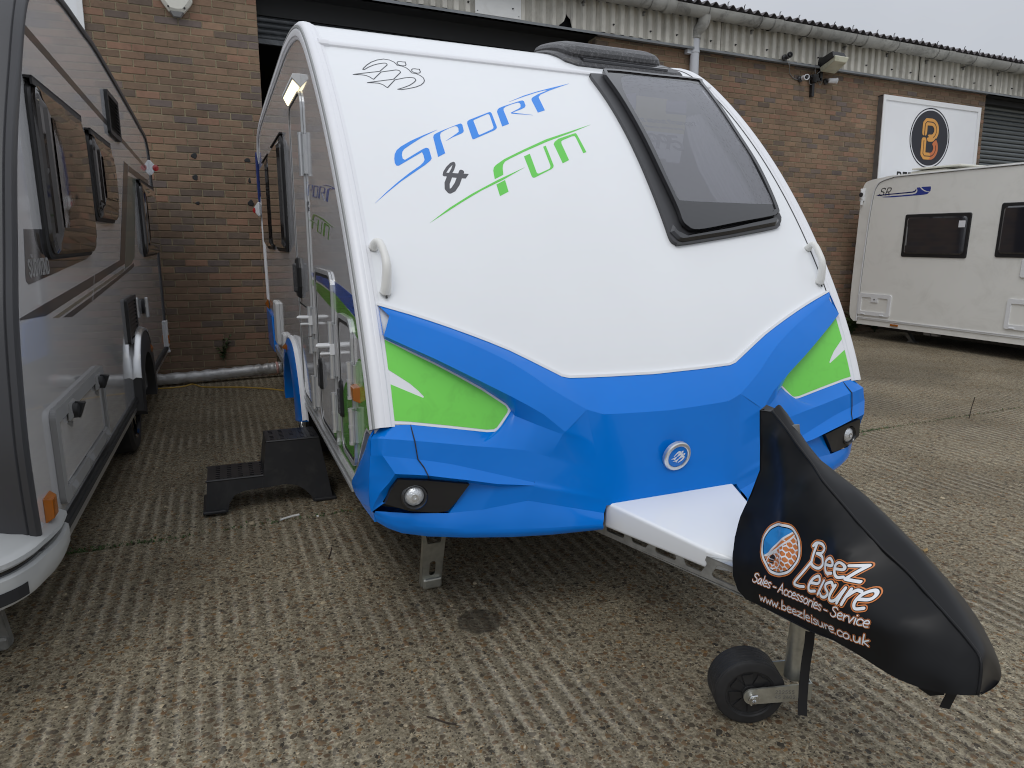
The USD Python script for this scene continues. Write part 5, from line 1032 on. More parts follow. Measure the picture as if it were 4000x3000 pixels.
body_c = [tm(pm.vertices, pm.faces[:, ::-1] if pm.face_normals[:, 0].mean() > 0 else pm.faces), top, rs_]
hem = np.array(RE + BO); body_c.append(loft([hem, hem + np.array([.02, .0, .004])]))
cap_ = loft([[RE[0], SE[-1]], [(1.125, RE[0][1] + .02, RE[0][2] + .01), (1.14, RG[0][1] + .02, RG[0][2] + .012)], [(1.13, RE[0][1] + .03, RE[0][2]), RG[0]]])
body_c.append(cap_)
sheet = obj('cover_fabric', join(body_c), 'cover_vinyl', hc, smooth=60)
sn_ = np.array(SE[::-1] + NO[::-1] + [BO[-1]])
obj('seam_piping', [tube(np.stack([coverx(sn_[:, 1], sn_[:, 2]) - .0015, sn_[:, 1], sn_[:, 2] + .002], 1), .0042, 8, smooth=70)], 'cover_vinyl', hc, smooth=True)
def strap(pts, w, d):
    p = np.array(pts); rows = []
    for q in p: rows.append([q - np.array(d) * w / 2, q + np.array(d) * w / 2])
    rows = np.array(rows); b = rows + np.array([.002, .002, 0])
    return [loft(rows), loft(b[:, ::-1])]
ST = [(1.02,-.995,-.497),(1.02,-.996,-.534),(1.02,-.992,-.599),(1.02,-.992,-.662),(1.02,-.995,-.732),(1.02,-.999,-.779)]
obj('strap', strap(spline(ST, 4), .027, (.80, -.60, 0)), 'strap_web', hc)
ST2 = [(1.05,-1.406,-.421),(1.05,-1.397,-.458),(1.05,-1.39,-.487)]
obj('strap', strap(ST2, .022, (.75, -.66, 0)), 'strap_web', hc)
obj('strap', strap([(1.03,-1.332,-.455),(1.03,-1.363,-.456),(1.03,-1.396,-.431)], .018, (0, 0, 1)), 'strap_web', hc)
# print
GL = {'B': (.74, [[(.10, .97), (.03, .5), (.02, .04)], [(-.06, .80), (.06, .96), (.32, 1.0), (.50, .86), (.42, .64), (.18, .55)], [(.18, .55), (.5, .50), (.62, .25), (.46, .02), (.14, 0), (.0, .12)]]),
 'L': (.68, [[(.22, 1.0), (.12, .5), (.0, .04), (.28, .0), (.52, .06)]]), 'S': (.60, [[(.50, .84), (.32, 1.0), (.10, .88), (.14, .66), (.40, .46), (.48, .2), (.30, .0), (.08, .05), (.0, .22)]]),
 'A': (.68, [[(.0, .0), (.28, 1.0), (.55, .0)], [(.08, .34), (.52, .36)]]), 'e': (.50, [[(.05, .30), (.36, .36), (.38, .52), (.22, .62), (.05, .46), (.04, .18), (.18, .0), (.42, .07)]]),
 'z': (.53, [[(.02, .55), (.44, .60), (.0, .02), (.46, .02)]]), 'i': (.22, [[(.09, .56), (.11, .0)], [(.09, .82), (.10, .83)]]), 's': (.43, [[(.36, .52), (.2, .61), (.04, .48), (.12, .34), (.32, .22), (.29, .05), (.13, .0), (.0, .07)]]),
 'u': (.53, [[(.0, .56), (.03, .14), (.16, .0), (.33, .12), (.38, .56)], [(.38, .56), (.43, .0)]]), 'r': (.40, [[(.04, .56), (.08, .0)], [(.07, .30), (.20, .55), (.36, .54)]]), 'a': (.52, [[(.38, .54), (.16, .58), (.02, .30), (.12, .02), (.30, .12), (.38, .54), (.43, .0)]]),
 'l': (.22, [[(.10, 1.0), (.09, .0)]]), 'c': (.44, [[(.38, .50), (.20, .60), (.03, .42), (.05, .12), (.20, .0), (.40, .08)]]), 'o': (.50, [[(.22, .6), (.04, .42), (.06, .1), (.22, .0), (.40, .14), (.40, .46), (.22, .6)]]), 'v': (.44, [[(.0, .56), (.18, .0), (.38, .60)]]),
 'w': (.64, [[(.0, .56), (.13, .0), (.28, .42), (.42, .0), (.57, .60)]]), 'b': (.50, [[(.04, 1.0), (.05, .0)], [(.05, .38), (.25, .52), (.42, .30), (.30, .02), (.05, .05)]]), 'k': (.48, [[(.05, 1.0), (.06, .0)], [(.38, .56), (.08, .28), (.42, .0)]]),
 '.': (.22, [[(.08, .02), (.09, .03)]]), '-': (.50, [[(.04, .32), (.38, .34)]]), ' ': (.22, [])}
def handwrite(text, o, xe, up, sizes=None):
    """Stroke lettering from baseline point o to xe, capitals as tall as the vector o to up; returns the strokes as lines."""
    o, xe, up = (np.array(q) for q in (o, xe, up))
    adv = sum(GL[c][0] for c in text); e = (xe - o) / adv; u = up - o
    out = []; t = 0.0
    for c in text:
        for st in GL[c][1]:
            q = np.array(st)
            if len(q) > 2 and c not in 'Azwvk': q = spline(q, 5)
            out.append(LineString([tuple(o + e * (a + t) + u * b) for a, b in q]))
        t += GL[c][0]
    return out
def print_text(name, text, anchors, wd_):
    ls = handwrite(text, *anchors)
    core = unary_union([l.buffer(wd_, quad_segs=4) for l in ls])
    o = obj(name, slab(core.buffer(wd_ * 1.25, quad_segs=3).difference(core.buffer(wd_ * .55, quad_segs=3)).simplify(.0003), oncover, .0004, .0016, step=(.015, .015), back=False, sides=False), 'print_orange', sheet)
    obj('white_letters', slab(core.simplify(.0002), oncover, .0004, .0026, step=(.015, .015), back=False, sides=False), 'print_white', o)
print_text('printed_name', 'Beez', [(-1.005,-.267),(-1.171,-.243),(-.992,-.205)], .0039)
print_text('printed_name', 'Leisure', [(-.972,-.339),(-1.213,-.295),(-.988,-.261)], .0039)
print_text('printed_line', 'Sales - Accessories - Service', [(-.801,-.416),(-1.237,-.329),(-.805,-.386)], .0017)
print_text('printed_line', 'www.beezleisure.co.uk', [(-.841,-.46),(-1.244,-.378),(-.844,-.43)], .0019)
egg = poly(spline([(-.855,-.204),(-.896,-.197),(-.927,-.212),(-.95,-.241),(-.959,-.269),(-.954,-.294),(-.94,-.32),(-.914,-.34),(-.891,-.352),(-.861,-.357),(-.832,-.347),(-.806,-.326),(-.795,-.299),(-.796,-.269),(-.808,-.239),(-.831,-.217)], 4, True))
def ring(a, b): return egg.buffer(a).difference(egg.buffer(b))
lg = obj('printed_picture', slab(ring(.0062, .0026), oncover, .0004, .0017, step=(.014, .014), back=False, sides=False), 'print_orange', sheet)
obj('white_ring', slab(ring(.001, -.0065), oncover, .0004, .0017, step=(.014, .014), back=False, sides=False), 'print_white', lg)
core = egg.buffer(-.0095)
flap = poly(spline([(-.809,-.333),(-.832,-.311),(-.845,-.288),(-.865,-.259),(-.895,-.223),(-.917,-.203),(-.916,-.217),(-.908,-.235),(-.881,-.265),(-.857,-.288),(-.84,-.311),(-.822,-.331)], 3, True))
blue_half = core.intersection(poly([(-.755,-.362),(-.807,-.336),(-.832,-.311),(-.845,-.288),(-.865,-.259),(-.895,-.223),(-.918,-.198),(-.923,-.125),(-.737,-.196)]))
orange_half = core.difference(blue_half)
obj('sky_patch', slab(blue_half, oncover, .0004, .0017, step=(.014, .014), back=False, sides=False), 'print_blue', lg)
obj('comb_patch', slab(orange_half, oncover, .0004, .0015, step=(.014, .014), back=False, sides=False), 'print_orange', lg)
O3 = np.array([(-.87,-.297),(-.907,-.293),(-.863,-.276)])
hx = (O3[1] - O3[0]) / 100 * 64 / 1.077; hy = (O3[2] - O3[0]) / 80 * 36 / .9
hexl = []
for i in range(-7, 8):
    for j in range(-8, 9):
        c0 = O3[0] + hx * (i + (.5 if j % 2 else 0)) + hy * j * 1.5 * .9
        pts = [c0 + hx * .577 * math.cos(math.radians(60 * k + 30)) + hy * 1.04 * math.sin(math.radians(60 * k + 30)) for k in range(7)]
        hexl.append(LineString(pts))
comb = unary_union([l.buffer(.0011) for l in hexl]).intersection(orange_half)
obj('comb_lines', slab(comb, oncover, .0004, .0020, step=(.014, .014), back=False, sides=False), 'print_white', lg)
band = LineString(spline([(-.812,-.33),(-.832,-.311),(-.849,-.285),(-.872,-.253),(-.899,-.222),(-.917,-.204),(-.916,-.217),(-.901,-.241),(-.874,-.271),(-.847,-.3),(-.825,-.321)], 4)).buffer(.0028).intersection(core)
mag = Polygon(spline([(-.862,-.293),(-.887,-.286),(-.9,-.299),(-.894,-.323),(-.868,-.345),(-.84,-.347),(-.83,-.331),(-.84,-.309)], 4, True))
obj('white_strokes', slab(unary_union([band, mag.difference(mag.buffer(-.0035))]).intersection(core), oncover, .0004, .0024, step=(.014, .014), back=False, sides=False), 'print_white', lg)
obj('magnified_cell', slab(flap.intersection(core).difference(band), oncover, .0004, .0022, step=(.014, .014), back=False, sides=False), 'print_orange', lg)
bee = Polygon(spline([(-.853,-.305),(-.864,-.305),(-.866,-.314),(-.862,-.329),(-.852,-.333),(-.843,-.334),(-.841,-.323),(-.845,-.312)], 3, True))
stripes = unary_union([LineString(q).buffer(.0014) for q in ([(-.838,-.324),(-.872,-.315)], [(-.837,-.332),(-.873,-.321)])])
obj('bee_body', slab(bee.difference(stripes), oncover, .0004, .0030, step=(.014, .014), back=False, sides=False), 'print_black', lg)
# the other flank carries the same picture, only its blue top shows over the ridge
pt = obj('far_picture', slab(poly(spline([(-1.077,-.23),(-1.089,-.228),(-1.109,-.239),(-1.123,-.252),(-1.112,-.259),(-1.093,-.247),(-1.08,-.239)], 3, True)), lambda y, z, w: np.stack([np.full(np.shape(y), 1.2235) - w, y, z], -1), -.004, .012), 'print_blue', sheet)
# ------------------------------------------------------------------ black plastic double step
st_ = thing('double_step', 'black plastic double step with slotted treads beside the caravan door', 'step', o=(.2, 4.31, gz(.2, 4.31) + .002))
def blk(x0a, x1a, x0b, x1b, ya, yb, yc, yd, h): return manifold3d.Manifold.hull_points(np.array([(x0a - .2, ya - 4.31, 0), (x1a - .2, ya - 4.31, 0), (x0a - .2, yd - 4.31, 0), (x1a - .2, yd - 4.31, 0), (x0b - .2, yb - 4.31, h), (x1b - .2, yb - 4.31, h), (x0b - .2, yc - 4.31, h), (x1b - .2, yc - 4.31, h)]))
lowb = blk(-.15, .54, -.132, .44, 4.135, 4.150, 4.470, 4.485, .197)
topb = blk(.145, .565, .200, .500, 4.135, 4.160, 4.450, 4.485, .395)
def rub(m): return m
core_ = lowb + topb
ac = poly([(-.235, -.01), (-.222, .05), (-.19, .095), (-.14, .112), (.10, .125), (.16, .11), (.21, .07), (.24, .03), (.25, -.01)])
cs = manifold3d.CrossSection([np.asarray(shapely.orient_polygons(ac).exterior.coords)[:-1]])
archc = cs.extrude(.6).rotate((90, 0, 0)).translate((0, .3, 0))
inner_ = (blk(-.125, .52, -.112, .43, 4.160, 4.175, 4.445, 4.46, .182) + blk(.175, .535, .225, .475, 4.165, 4.185, 4.425, 4.46, .38)).translate((0, 0, -.004))
slots = []
for r in range(7):
    for c in range(5):
        slots.append(manifold3d.Manifold.cube((.024, .019, .08), True).translate((-.275 + .062 * c, -.135 + .0425 * r, .19)))
        if not ((c == 0 and r == 3) or (c == 2 and r in (0, 1, 5, 6)) or (c == 3 and r == 9)):
            slots.append(manifold3d.Manifold.cube((.024, .019, .08), True).translate((.036 + .058 * c, -.118 + .0375 * r, .39)))
cutm = manifold3d.Manifold.batch_boolean(slots, manifold3d.OpType.Add)
stepm = core_ - archc - inner_ - cutm
obj('step_body', mft(stepm), 'step_plastic', st_)
edges_ = [bx(-.334, -.026, -.163, -.155, .186, .2015), bx(.0, .300, -.153, -.144, .384, .3995)]
for a_, b_ in (((-.335, -.158, .190), (-.03, -.158, .190)), ((.002, -.147, .388), (.298, -.147, .388)), ((-.335, .160, .190), (-.03, .160, .190)), ((.002, .138, .388), (.298, .138, .388))): obj('tread_edge', hull([a_, b_], .0065), 'step_plastic', st_, smooth=40)
obj('foot_lip', [rbox(-.365, -.24, -.19, -.16, 0, .018, .006), rbox(.255, .385, -.19, -.16, 0, .018, .006), rbox(.355, .385, -.17, .17, 0, .018, .006), rbox(-.365, -.34, -.17, .17, 0, .018, .006)], 'step_plastic', st_)
tr = []
for c in range(6): tr += [bx(-.3085 + .062 * c, -.3045 + .062 * c, -.155, .158, .195, .1995)] if c < 5 else []
for c in range(6): tr += [bx(.004 + .058 * c, .007 + .058 * c, -.14, .135, .394, .3985)]
obj('tread_rib', tr, 'step_plastic', st_)
# ------------------------------------------------------------------ silver and black caravan at the left
SROT, SORG = ([[0.999791, -0.018499, 0.008727], [0.01806, 0.998685, 0.047974], [-0.009603, -0.047807, 0.99881]], [-0.59, 4.54, 0.2073])
sv = thing('silver_caravan', 'silver grey caravan with black edging and dark windows, cut off at the left', 'caravan', SROT, SORG)
sp_pro = np.array([(-1.80, .50), (-1.812, .75), (-1.80, .95), (-1.73, 1.26), (-1.63, 1.49), (-1.45, 1.86), (-1.215, 2.20), (-1.06, 2.40), (-.93, 2.52), (-.72, 2.63), (-.3, 2.69), (.3, 2.695), (.8, 2.69), (2.2, 2.594), (2.95, 2.535), (3.24, 2.51), (3.38, 2.455), (3.45, 2.36), (3.472, 2.1), (3.46, 1.55), (3.42, .74)])
sp_c = spline(sp_pro, 6)
ts = np.gradient(sp_c, axis=0); ts /= np.linalg.norm(ts, axis=1)[:, None]; ns = np.stack([-ts[:, 1], ts[:, 0]], 1)
def onS(y, z, w): return np.stack([np.full(np.shape(y), 0.0) + w, y, z], -1)
def ss_(g, w0, w1, **k):
    m = slab(g, onS, w0, w1, **k); m.faces = m.faces; return m
sidep = poly([tuple(q) for q in sp_c] + [(3.40, .42), (-1.70, .42), (-1.80, .46)])
obj('side_wall', ss_(sidep, -.03, 0), 'silver_side', sv)
shell = loft([[(x, p[0] + n[0] * .03, p[1] + n[1] * .03) for p, n in zip(sp_c, ns)] for x in (-.06, -2.30)])
obj('front_and_roof', [shell, bx(-2.3, -.06, 3.40, 3.45, .45, 2.4), bx(-2.33, -2.30, -1.7, 3.4, .42, 2.5), bx(-2.3, -.02, -1.75, 3.4, .40, .44)], 'grp_grey', sv, smooth=30)
def srail(sec_, m, name, a=0, b=None):
    rows = [[(dx, p[0] + n[0] * dn, p[1] + n[1] * dn) for dx, dn in sec_] for p, n in zip(sp_c[a:b], ns[a:b])]
    return obj(name, loft(rows), m, sv, smooth=35)
srail([(.0, -.002), (.010, .0), (.014, .012), (.012, .030), (.004, .042), (-.012, .048), (-.016, .044), (-.020, .050), (-.060, .054), (-.095, .050), (-.10, .03)], 'dark_frame', 'black_edging')
srail([(.0, -.012), (.004, -.010), (.004, -.003), (.0, -.001)], 'alu_trim', 'edge_bead', 0, 60)
qd = poly([(-1.129,2.295),(-1.147,2.269),(-.992,2.265),(-.841,2.255),(-.52,2.24),(.039,2.211),(1.293,2.159),(1.495,2.181),(.568,2.216),(-.18,2.249),(-.578,2.269),(-.871,2.285)])
obj('roof_stripe', ss_(poly([(-1.05, 2.395), (-1.075, 2.355), (3.05, 2.212), (3.05, 2.245)]).intersection(sidep.buffer(-.02)), 0, .001), 'decal_dark', sv)
def bigwin(y0, y1, z0, z1, par, lab=None):
    f = obj('side_window', ss_(rrect(y0, y1, z0, z1, .07), .001, .016, edge=(.01, .006)), 'black_plastic', par, smooth=30)
    p = rrect(y0 + .02, y1 - .02, z0 + .02, z1 - .012, .075)
    ws_ = [(0, .016), (.0, .030), (.016, .039), (.045, .042), (.075, .052), (.11, .055)]
    ms = []
    for (i0, w0), (i1, w1) in zip(ws_[:-1], ws_[1:]):
        o_ = np.asarray(shapely.segmentize(p.buffer(-i0).exterior, .02).coords); il = p.buffer(-i1).exterior
        n_ = np.array([il.interpolate(il.project(shapely.Point(q))).coords[0] for q in o_])
        rr = [onS(o_[:, 0], o_[:, 1], w0), onS(n_[:, 0], n_[:, 1], w1)]
        ms.append(loft(rr if not p.exterior.is_ccw else rr[::-1]))
    cx_, cz_ = (y0 + y1) / 2, (z0 + z1) / 2
    bul = lambda y, z, w: np.stack([w + .010 * np.clip(1 - ((y - cx_) / (y1 - y0) * 2) ** 2, 0, 1) * np.clip(1 - ((z - cz_) / (z1 - z0) * 2) ** 2, 0, 1), y, z], -1)
    ms.append(slab(p.buffer(-.11), bul, .055, .055, step=(.04, .04), back=False, sides=False))
    m = join(ms); m = tidy(m); trimesh.repair.fix_normals(m)
    obj('pane', tm(m.vertices, m.faces), 'tint_glass', f, smooth=40)
    obj('drip_rail', [bx(0, .030, y0 + .01, y1 - .01, z1 + .002, z1 + .012), bx(.022, .030, y0 + .01, y1 - .01, z1 - .02, z1 + .012)], 'black_plastic', f)
    return f
pn = obj('dark_panel', ss_(poly([(-1.463,1.603),(-1.504,1.489),(-1.522,1.444),(-1.522,1.421),(-1.494,1.407),(-1.425,1.41),(-1.088,1.428),(-.353,1.468),(-.277,1.485),(-.222,1.523),(-.165,1.618)]), 0, .0012), 'tint_flat', sv)
m_ = textmap('S\u00dcDWIND', .062, lambda u, v, w: onS(u, v, w), -1.475, 1.432, .0012, True, .74)
obj('side_lettering', m_, 'hatch_grey', sv)
bigwin(-1.19, -.21, 1.485, 2.17, sv); bigwin(.0, .72, 1.665, 2.145, sv); bigwin(2.17, 3.33, 1.415, 2.045, sv)
for q, m_ in (([(-1.664,1.302),(-1.293,1.322),(-.819,1.345),(-.2,1.377),(.743,1.426),(.785,1.43),(1.521,2.132),(1.766,2.127),(1.002,1.398),(.736,1.386),(-.231,1.33),(-.848,1.299),(-1.319,1.275),(-1.667,1.296)], 'decal_dark'), ([(-1.204,1.256),(-.273,1.305),(.953,1.371),(.949,1.352),(-.272,1.292),(-1.104,1.246)], 'decal_bronze'), ([(-1.03,1.24),(-.291,1.278),(.935,1.348),(1.498,1.39),(1.458,1.359),(.929,1.326),(-.308,1.252),(-.851,1.223)], 'decal_dark'),
               ([(1.783,2.124),(3.184,2.115),(3.213,2.095),(3.036,2.06),(1.726,2.077)], 'decal_dark'), ([(1.682,2.04),(2.174,2.056),(1.563,1.429),(1.338,1.387),(.975,1.364)], 'decal_green')):
    obj('side_decal', ss_(poly(q), 0, .001), m_, sv)
for q in ([(-.2,1.377),(-.237,1.331)], [(-.273,1.305),(-.321,1.252)]): obj('panel_joint', ss_(LineString([tuple(p) for p in q]).buffer(.003), .0008, .0016), 'satin_silver', sv)
def grille(y0, y1, z0, z1, n):
    g_ = obj('vent_grille', [ss_(rrect(y0, y1, z0, z1, .02).difference(sbox(y0 + .04, z0 + .03, y1 - .04, z1 - .03)), 0, .02, edge=None), ss_(sbox(y0 + .03, z0 + .02, y1 - .03, z1 - .02), 0, .003)], 'vent_black', sv)
    for k in range(n):
        z = z0 + .035 + (z1 - z0 - .07) * (k + .5) / n
        obj('vent_slat', hull([(.004, y0 + .038, z + .010), (.018, y0 + .038, z - .006), (.004, y1 - .038, z + .010), (.018, y1 - .038, z - .006), (.005, y0 + .038, z + .014), (.019, y0 + .038, z - .003), (.005, y1 - .038, z + .014), (.019, y1 - .038, z - .003)]), 'black_plastic', g_)
grille(.89, 1.39, 2.245, 2.52, 9); grille(.75, 1.22, .865, 1.17, 9)
fl2 = obj('water_filler', [lathe([(0, 0), (.06, 0), (.062, .012), (.052, .022), (0, .026)], (0, 1.72, 1.04), (1, 0, 0), 24)], 'black_plastic', sv, smooth=35)
obj('filler_hinge', [rbox(.02, .045, 1.70, 1.74, .95, 1.11, .008), rod((.03, 1.69, 1.045), (.03, 1.75, 1.045), .012)], 'alu_trim', fl2)
# locker hatch
hq = poly([(-1.437,.935),(-1.382,.929),(-.447,.922),(-.386,.911),(-.372,.891),(-.42,.595),(-.434,.584),(-1.017,.634),(-1.347,.653),(-1.393,.661),(-1.433,.677),(-1.447,.693),(-1.458,.916)])
HQ = rrect(-1.475, -.392, .545, .925, .035)
lh = obj('locker_hatch', ss_(HQ.buffer(-.06), .004, .012, edge=(.004, .004)), 'silver_side', sv)
obj('hatch_frame', ss_(HQ.difference(HQ.buffer(-.055)), .001, .022), 'hatch_grey', lh)
for y in (-1.20, -.58):
    l_ = obj('latch', [hull([(.02, y - .05, .835), (.02, y + .05, .835), (.02, y - .05, .905), (.02, y + .05, .905), (.03, y - .04, .845), (.03, y + .04, .90)], .004), hull([(.006, y - .06, .82), (.006, y + .03, .78), (.012, y - .05, .83), (.012, y + .03, .81)], .004)], 'hatch_grey', lh)
    obj('latch_knob', [lathe([(0, 0), (.032, 0), (.032, .022), (.02, .03), (0, .03)], (.026, y, .866), (1, 0, 0), 18), hull([(.05, y - .012, .84), (.05, y + .012, .84), (.07, y - .01, .895), (.07, y + .01, .895), (.04, y, .90), (.04, y, .84)], .005)], 'black_plastic', l_, smooth=35)
for y in (-1.32, -.94, -.50): obj('hatch_hinge', hull([(.012, y - .045, z) for z in (.54, .60)] + [(.012, y + .045, z) for z in (.54, .60)] + [(.03, y - .03, .57), (.03, y + .03, .57)], .006), 'hatch_grey', lh, smooth=40)
obj('side_marker', hull([(.002, y, z) for y in (-1.70, -1.61) for z in (.57, .655)] + [(.022, y, z) for y in (-1.685, -1.625) for z in (.58, .645)], .004), 'amber', sv, smooth=30)
obj('skirt_rail', [bx(0, .02, -1.62, .80, .45, .475), bx(0, .014, -1.62, .80, .475, .495), bx(0, .02, 1.62, 3.38, .45, .475)], 'black_rubber', sv)
obj('skirt', [bx(-.012, .004, -1.62, .80, .395, .45), bx(-.012, .004, 1.62, 3.38, .395, .45)], 'satin_silver', sv)
# wheel arch
o2 = np.array(spline([(.77, .40), (.785, .55), (.80, .68), (.86, .80), (1.0, .90), (1.2, .925), (1.42, .88), (1.56, .76), (1.62, .60), (1.64, .40)], 4)); i2 = np.array(arch(.345, 1.20, .40)[::-1])
i2 = np.stack([np.interp(np.linspace(0, 1, len(o2)), np.linspace(0, 1, len(i2)), i2[:, k]) for k in (0, 1)], 1)
w2 = obj('wheel_arch', loft([[(0, y, z) for y, z in o2], [(.05, y, z) for y, z in o2 * .9 + i2 * .1], [(.065, y, z) for y, z in o2 * .5 + i2 * .5], [(.06, y, z) for y, z in i2], [(-.05, y, z) for y, z in i2]][::-1]), 'vent_black', sv, smooth=40)
j = slice(6, 30)
obj('arch_trim', loft([[(.0, y, z) for y, z in o2[j]], [(.02, y, z + .014) for y, z in o2[j]], [(.054, y, z + .012) for y, z in o2[j] * .93 + i2[j] * .07], [(.056, y, z) for y, z in o2[j] * .9 + i2[j] * .1]][::-1]), 'satin_silver', w2, smooth=40)
obj('side_marker', hull([(.06, 1.40, z) for z in (.74, .78)] + [(.06, 1.46, z) for z in (.70, .74)] + [(.075, 1.43, .74)], .005), 'amber', sv)
wheel(sv, -.06, 1.20, .335, .335, 1, 'black_gloss')
wheel(sv, -2.2, 1.20, .335, .335, -1, 'black_gloss')
# rear corner and lights
obj('rear_corner', [rbox(-.02, .022, 3.36, 3.50, .46, .74, .012), hull([(-.05, 3.40, .40), (.02, 3.40, .42), (-.05, 3.52, .40), (.0, 3.53, .43)], .015)], 'white_plastic', sv, smooth=40)
obj('side_marker', rbox(.018, .034, 3.38, 3.44, .50, .59, .006), 'amber', sv)
obj('clearance_lamp', hull([(.0, 3.46, 2.20), (.0, 3.46, 2.32), (.05, 3.50, 2.26), (-.05, 3.50, 2.26)], .016), 'print_white', sv, smooth=30)
obj('clearance_lens', lathe([(0, 0), (.03, .004), (.03, .02), (0, .028)], (.045, 3.49, 2.26), (.4, -.9, 0), 14), 'red_lens', sv, smooth=30)
# front corner bumper with dark band and slot
plan = spline([(.024, -1.53), (.030, -1.66), (.026, -1.80), (.002, -1.93), (-.06, -2.03), (-.20, -2.10), (-.5, -2.15), (-1.2, -2.18), (-2.3, -2.0)], 6)
pn_ = np.gradient(plan, axis=0); pn_ /= np.linalg.norm(pn_, axis=1)[:, None]; po = np.stack([-pn_[:, 1], pn_[:, 0]], 1) * 1.0
po = po if (po[10] @ np.array([1, -1])) > 0 else -po
def band(sec_): return loft([[(p[0] + n[0] * d, p[1] + n[1] * d, z) for d, z in sec_] for p, n in zip(plan, po)])
def bandz(sec_):
    tt = np.linspace(0, 1, len(plan)); dip = np.interp(tt, [0, .08, .12, .3, 1], [0, 0, .0, .02, .02])
    return loft([[(p[0] + n[0] * d, p[1] + n[1] * d, z + q) for d, z in sec_] for p, n, q in zip(plan, po, dip)])
obj('front_bumper', [bandz([(-.16, .60), (-.05, .575), (-.012, .555), (.004, .545), (.006, .530), (-.004, .520), (-.02, .518)])], 'grp_grey', sv, smooth=35)
obj('bumper_groove', bandz([(-.016, .525), (-.016, .485)]), 'black_gloss', sv)
low = bandz([(-.03, .500), (-.004, .500), (.006, .492), (.008, .46), (.004, .42), (-.010, .395), (-.04, .385), (-.12, .385)])
slot_c = None
lb = obj('lower_bumper', low, 'grp_grey', sv, smooth=35)
sl = [(p, n) for p, n in zip(plan, po)][20:27]
obj('bumper_slot', loft([[(p[0] + n[0] * .0095, p[1] + n[1] * .0095, z + .02) for z in (.412, .455)] for p, n in sl]), 'interior_black', lb)
steady(-.26, -1.66, .42, .02, .14, sv, 'dull_steel')
# ------------------------------------------------------------------ cream caravan at the right
RROT, RORG = ([[0.999962, 0.0, 0.008727], [-0.000419, 0.998848, 0.047974], [-0.008716, -0.047976, 0.99881]], [9.4, 7.33, 0.521])
rv = thing('cream_caravan', 'plain cream white caravan with small dark windows and blue swoosh lettering, at the right', 'caravan', RROT, RORG)
def onR(y, z, w): return np.stack([np.full(np.shape(y), 0.0) - w, y, z], -1)
def rs(g, w0, w1, **k): return slab(g, onR, w0, w1, **k)
r_end = [(.585, .30), (.60, .45), (.60, .8), (.585, 1.3), (.565, 1.8), (.545, 2.15), (.52, 2.28), (.46, 2.375), (.36, 2.42), (.2, 2.44)]
rp = poly([(y, z) for y, z in r_end] + [(-5.6, 2.46), (-5.9, 2.2), (-6.0, 1.2), (-5.8, .30)])
obj('side_wall', rs(rp, -.03, 0), 'van_cream', rv)
obj('skirt', rs(sbox(-5.8, .215, .60, .298), -.03, -.004), 'van_cream', rv)
obj('skirt_rail', [bx(-.010, .0, -5.8, .60, .318, .330), bx(-.008, .0, -5.8, .60, .300, .308)], 'white_plastic', rv)
er = spline([(.66, .25), (.735, .33), (.76, .55), (.765, 1.0), (.765, 1.8), (.76, 2.20), (.735, 2.35), (.66, 2.42), (.40, 2.455), (0, 2.475), (-2.5, 2.49), (-5.6, 2.49)], 6)
obj('end_and_roof', [loft([[(x, y, z) for y, z in er] for x in (0.0, 2.2)]), loft([[(0.0, y, z) for y, z in er], [(.0, y, z) for y, z in spline([(.60, .25), (.60, .33), (.60, .55), (.60, 1.0), (.575, 1.8), (.545, 2.20), (.50, 2.35), (.42, 2.40), (.25, 2.44), (0, 2.455), (-2.5, 2.47), (-5.6, 2.47)], 6)]])], 'van_cream', rv, smooth=30)
rl_ = spline([(.60, .26), (.605, .55), (.60, 1.0), (.578, 1.8), (.548, 2.20), (.50, 2.345), (.42, 2.405), (.25, 2.442), (0, 2.455), (-2.5, 2.47), (-5.6, 2.47)], 6)
obj('awning_rail', [loft([[(-.0, y + .006, z + .006) for y, z in rl_], [(-.014, y + .004, z + .004) for y, z in rl_], [(-.014, y - .008, z - .004) for y, z in rl_], [(-.0, y - .010, z - .006) for y, z in rl_]])], 'white_plastic', rv, smooth=30)
obj('rail_shadow_gap', [tube([(-.003, y - .014, z - .008) for y, z in rl_], .003, 6)], 'hatch_grey', rv)
for (y0, y1, z0, z1) in ((-1.03, -.05, 1.285, 1.895), (-2.75, -1.40, 1.31, 2.00)):
    f = obj('side_window', rs(rrect(y0, y1, z0, z1, .03), 0, .014, edge=(.008, .006)), 'black_plastic', rv, smooth=30)
    obj('pane', rs(rrect(y0 + .045, y1 - .045, z0 + .045, z1 - .045, .05), .014, .03, edge=(.02, .012)), 'tint_flat', f, smooth=30)
    if y0 > -1.2:
        obj('window_sticker', rs(sbox(-.97, 1.70, -.88, 1.79), .0295, .031), 'paper', f)
        obj('stay_arm', rod((-.034, -.13, 1.45), (-.034, -.12, 1.72), .006), 'hatch_grey', f)
def hatch(y0, y1, z0, z1):
    o = obj('locker_hatch', rs(rrect(y0, y1, z0, z1, .03).difference(rrect(y0 + .05, y1 - .05, z0 + .06, z1 - .06, .015).difference(sbox((y0 + y1) / 2 - .06, z1 - .13, (y0 + y1) / 2 + .06, z1))), 0, .018, edge=None), 'white_plastic', rv)
    obj('hatch_panel', rs(sbox(y0 + .045, z0 + .055, y1 - .045, z1 - .055), .0, .006), 'van_cream', o)
    obj('lock', rod((-.016, (y0 + y1) / 2, z1 - .085), (-.022, (y0 + y1) / 2, z1 - .085), .010), 'bitumen', o)
    for y in (y0 + .13, y1 - .10): obj('hatch_hinge', rbox(-.028, -.010, y - .035, y + .035, z0 + .006, z0 + .026, .006), 'print_white', o)
hatch(.022, .588, .368, .705); hatch(-2.4, -1.655, .40, .79)
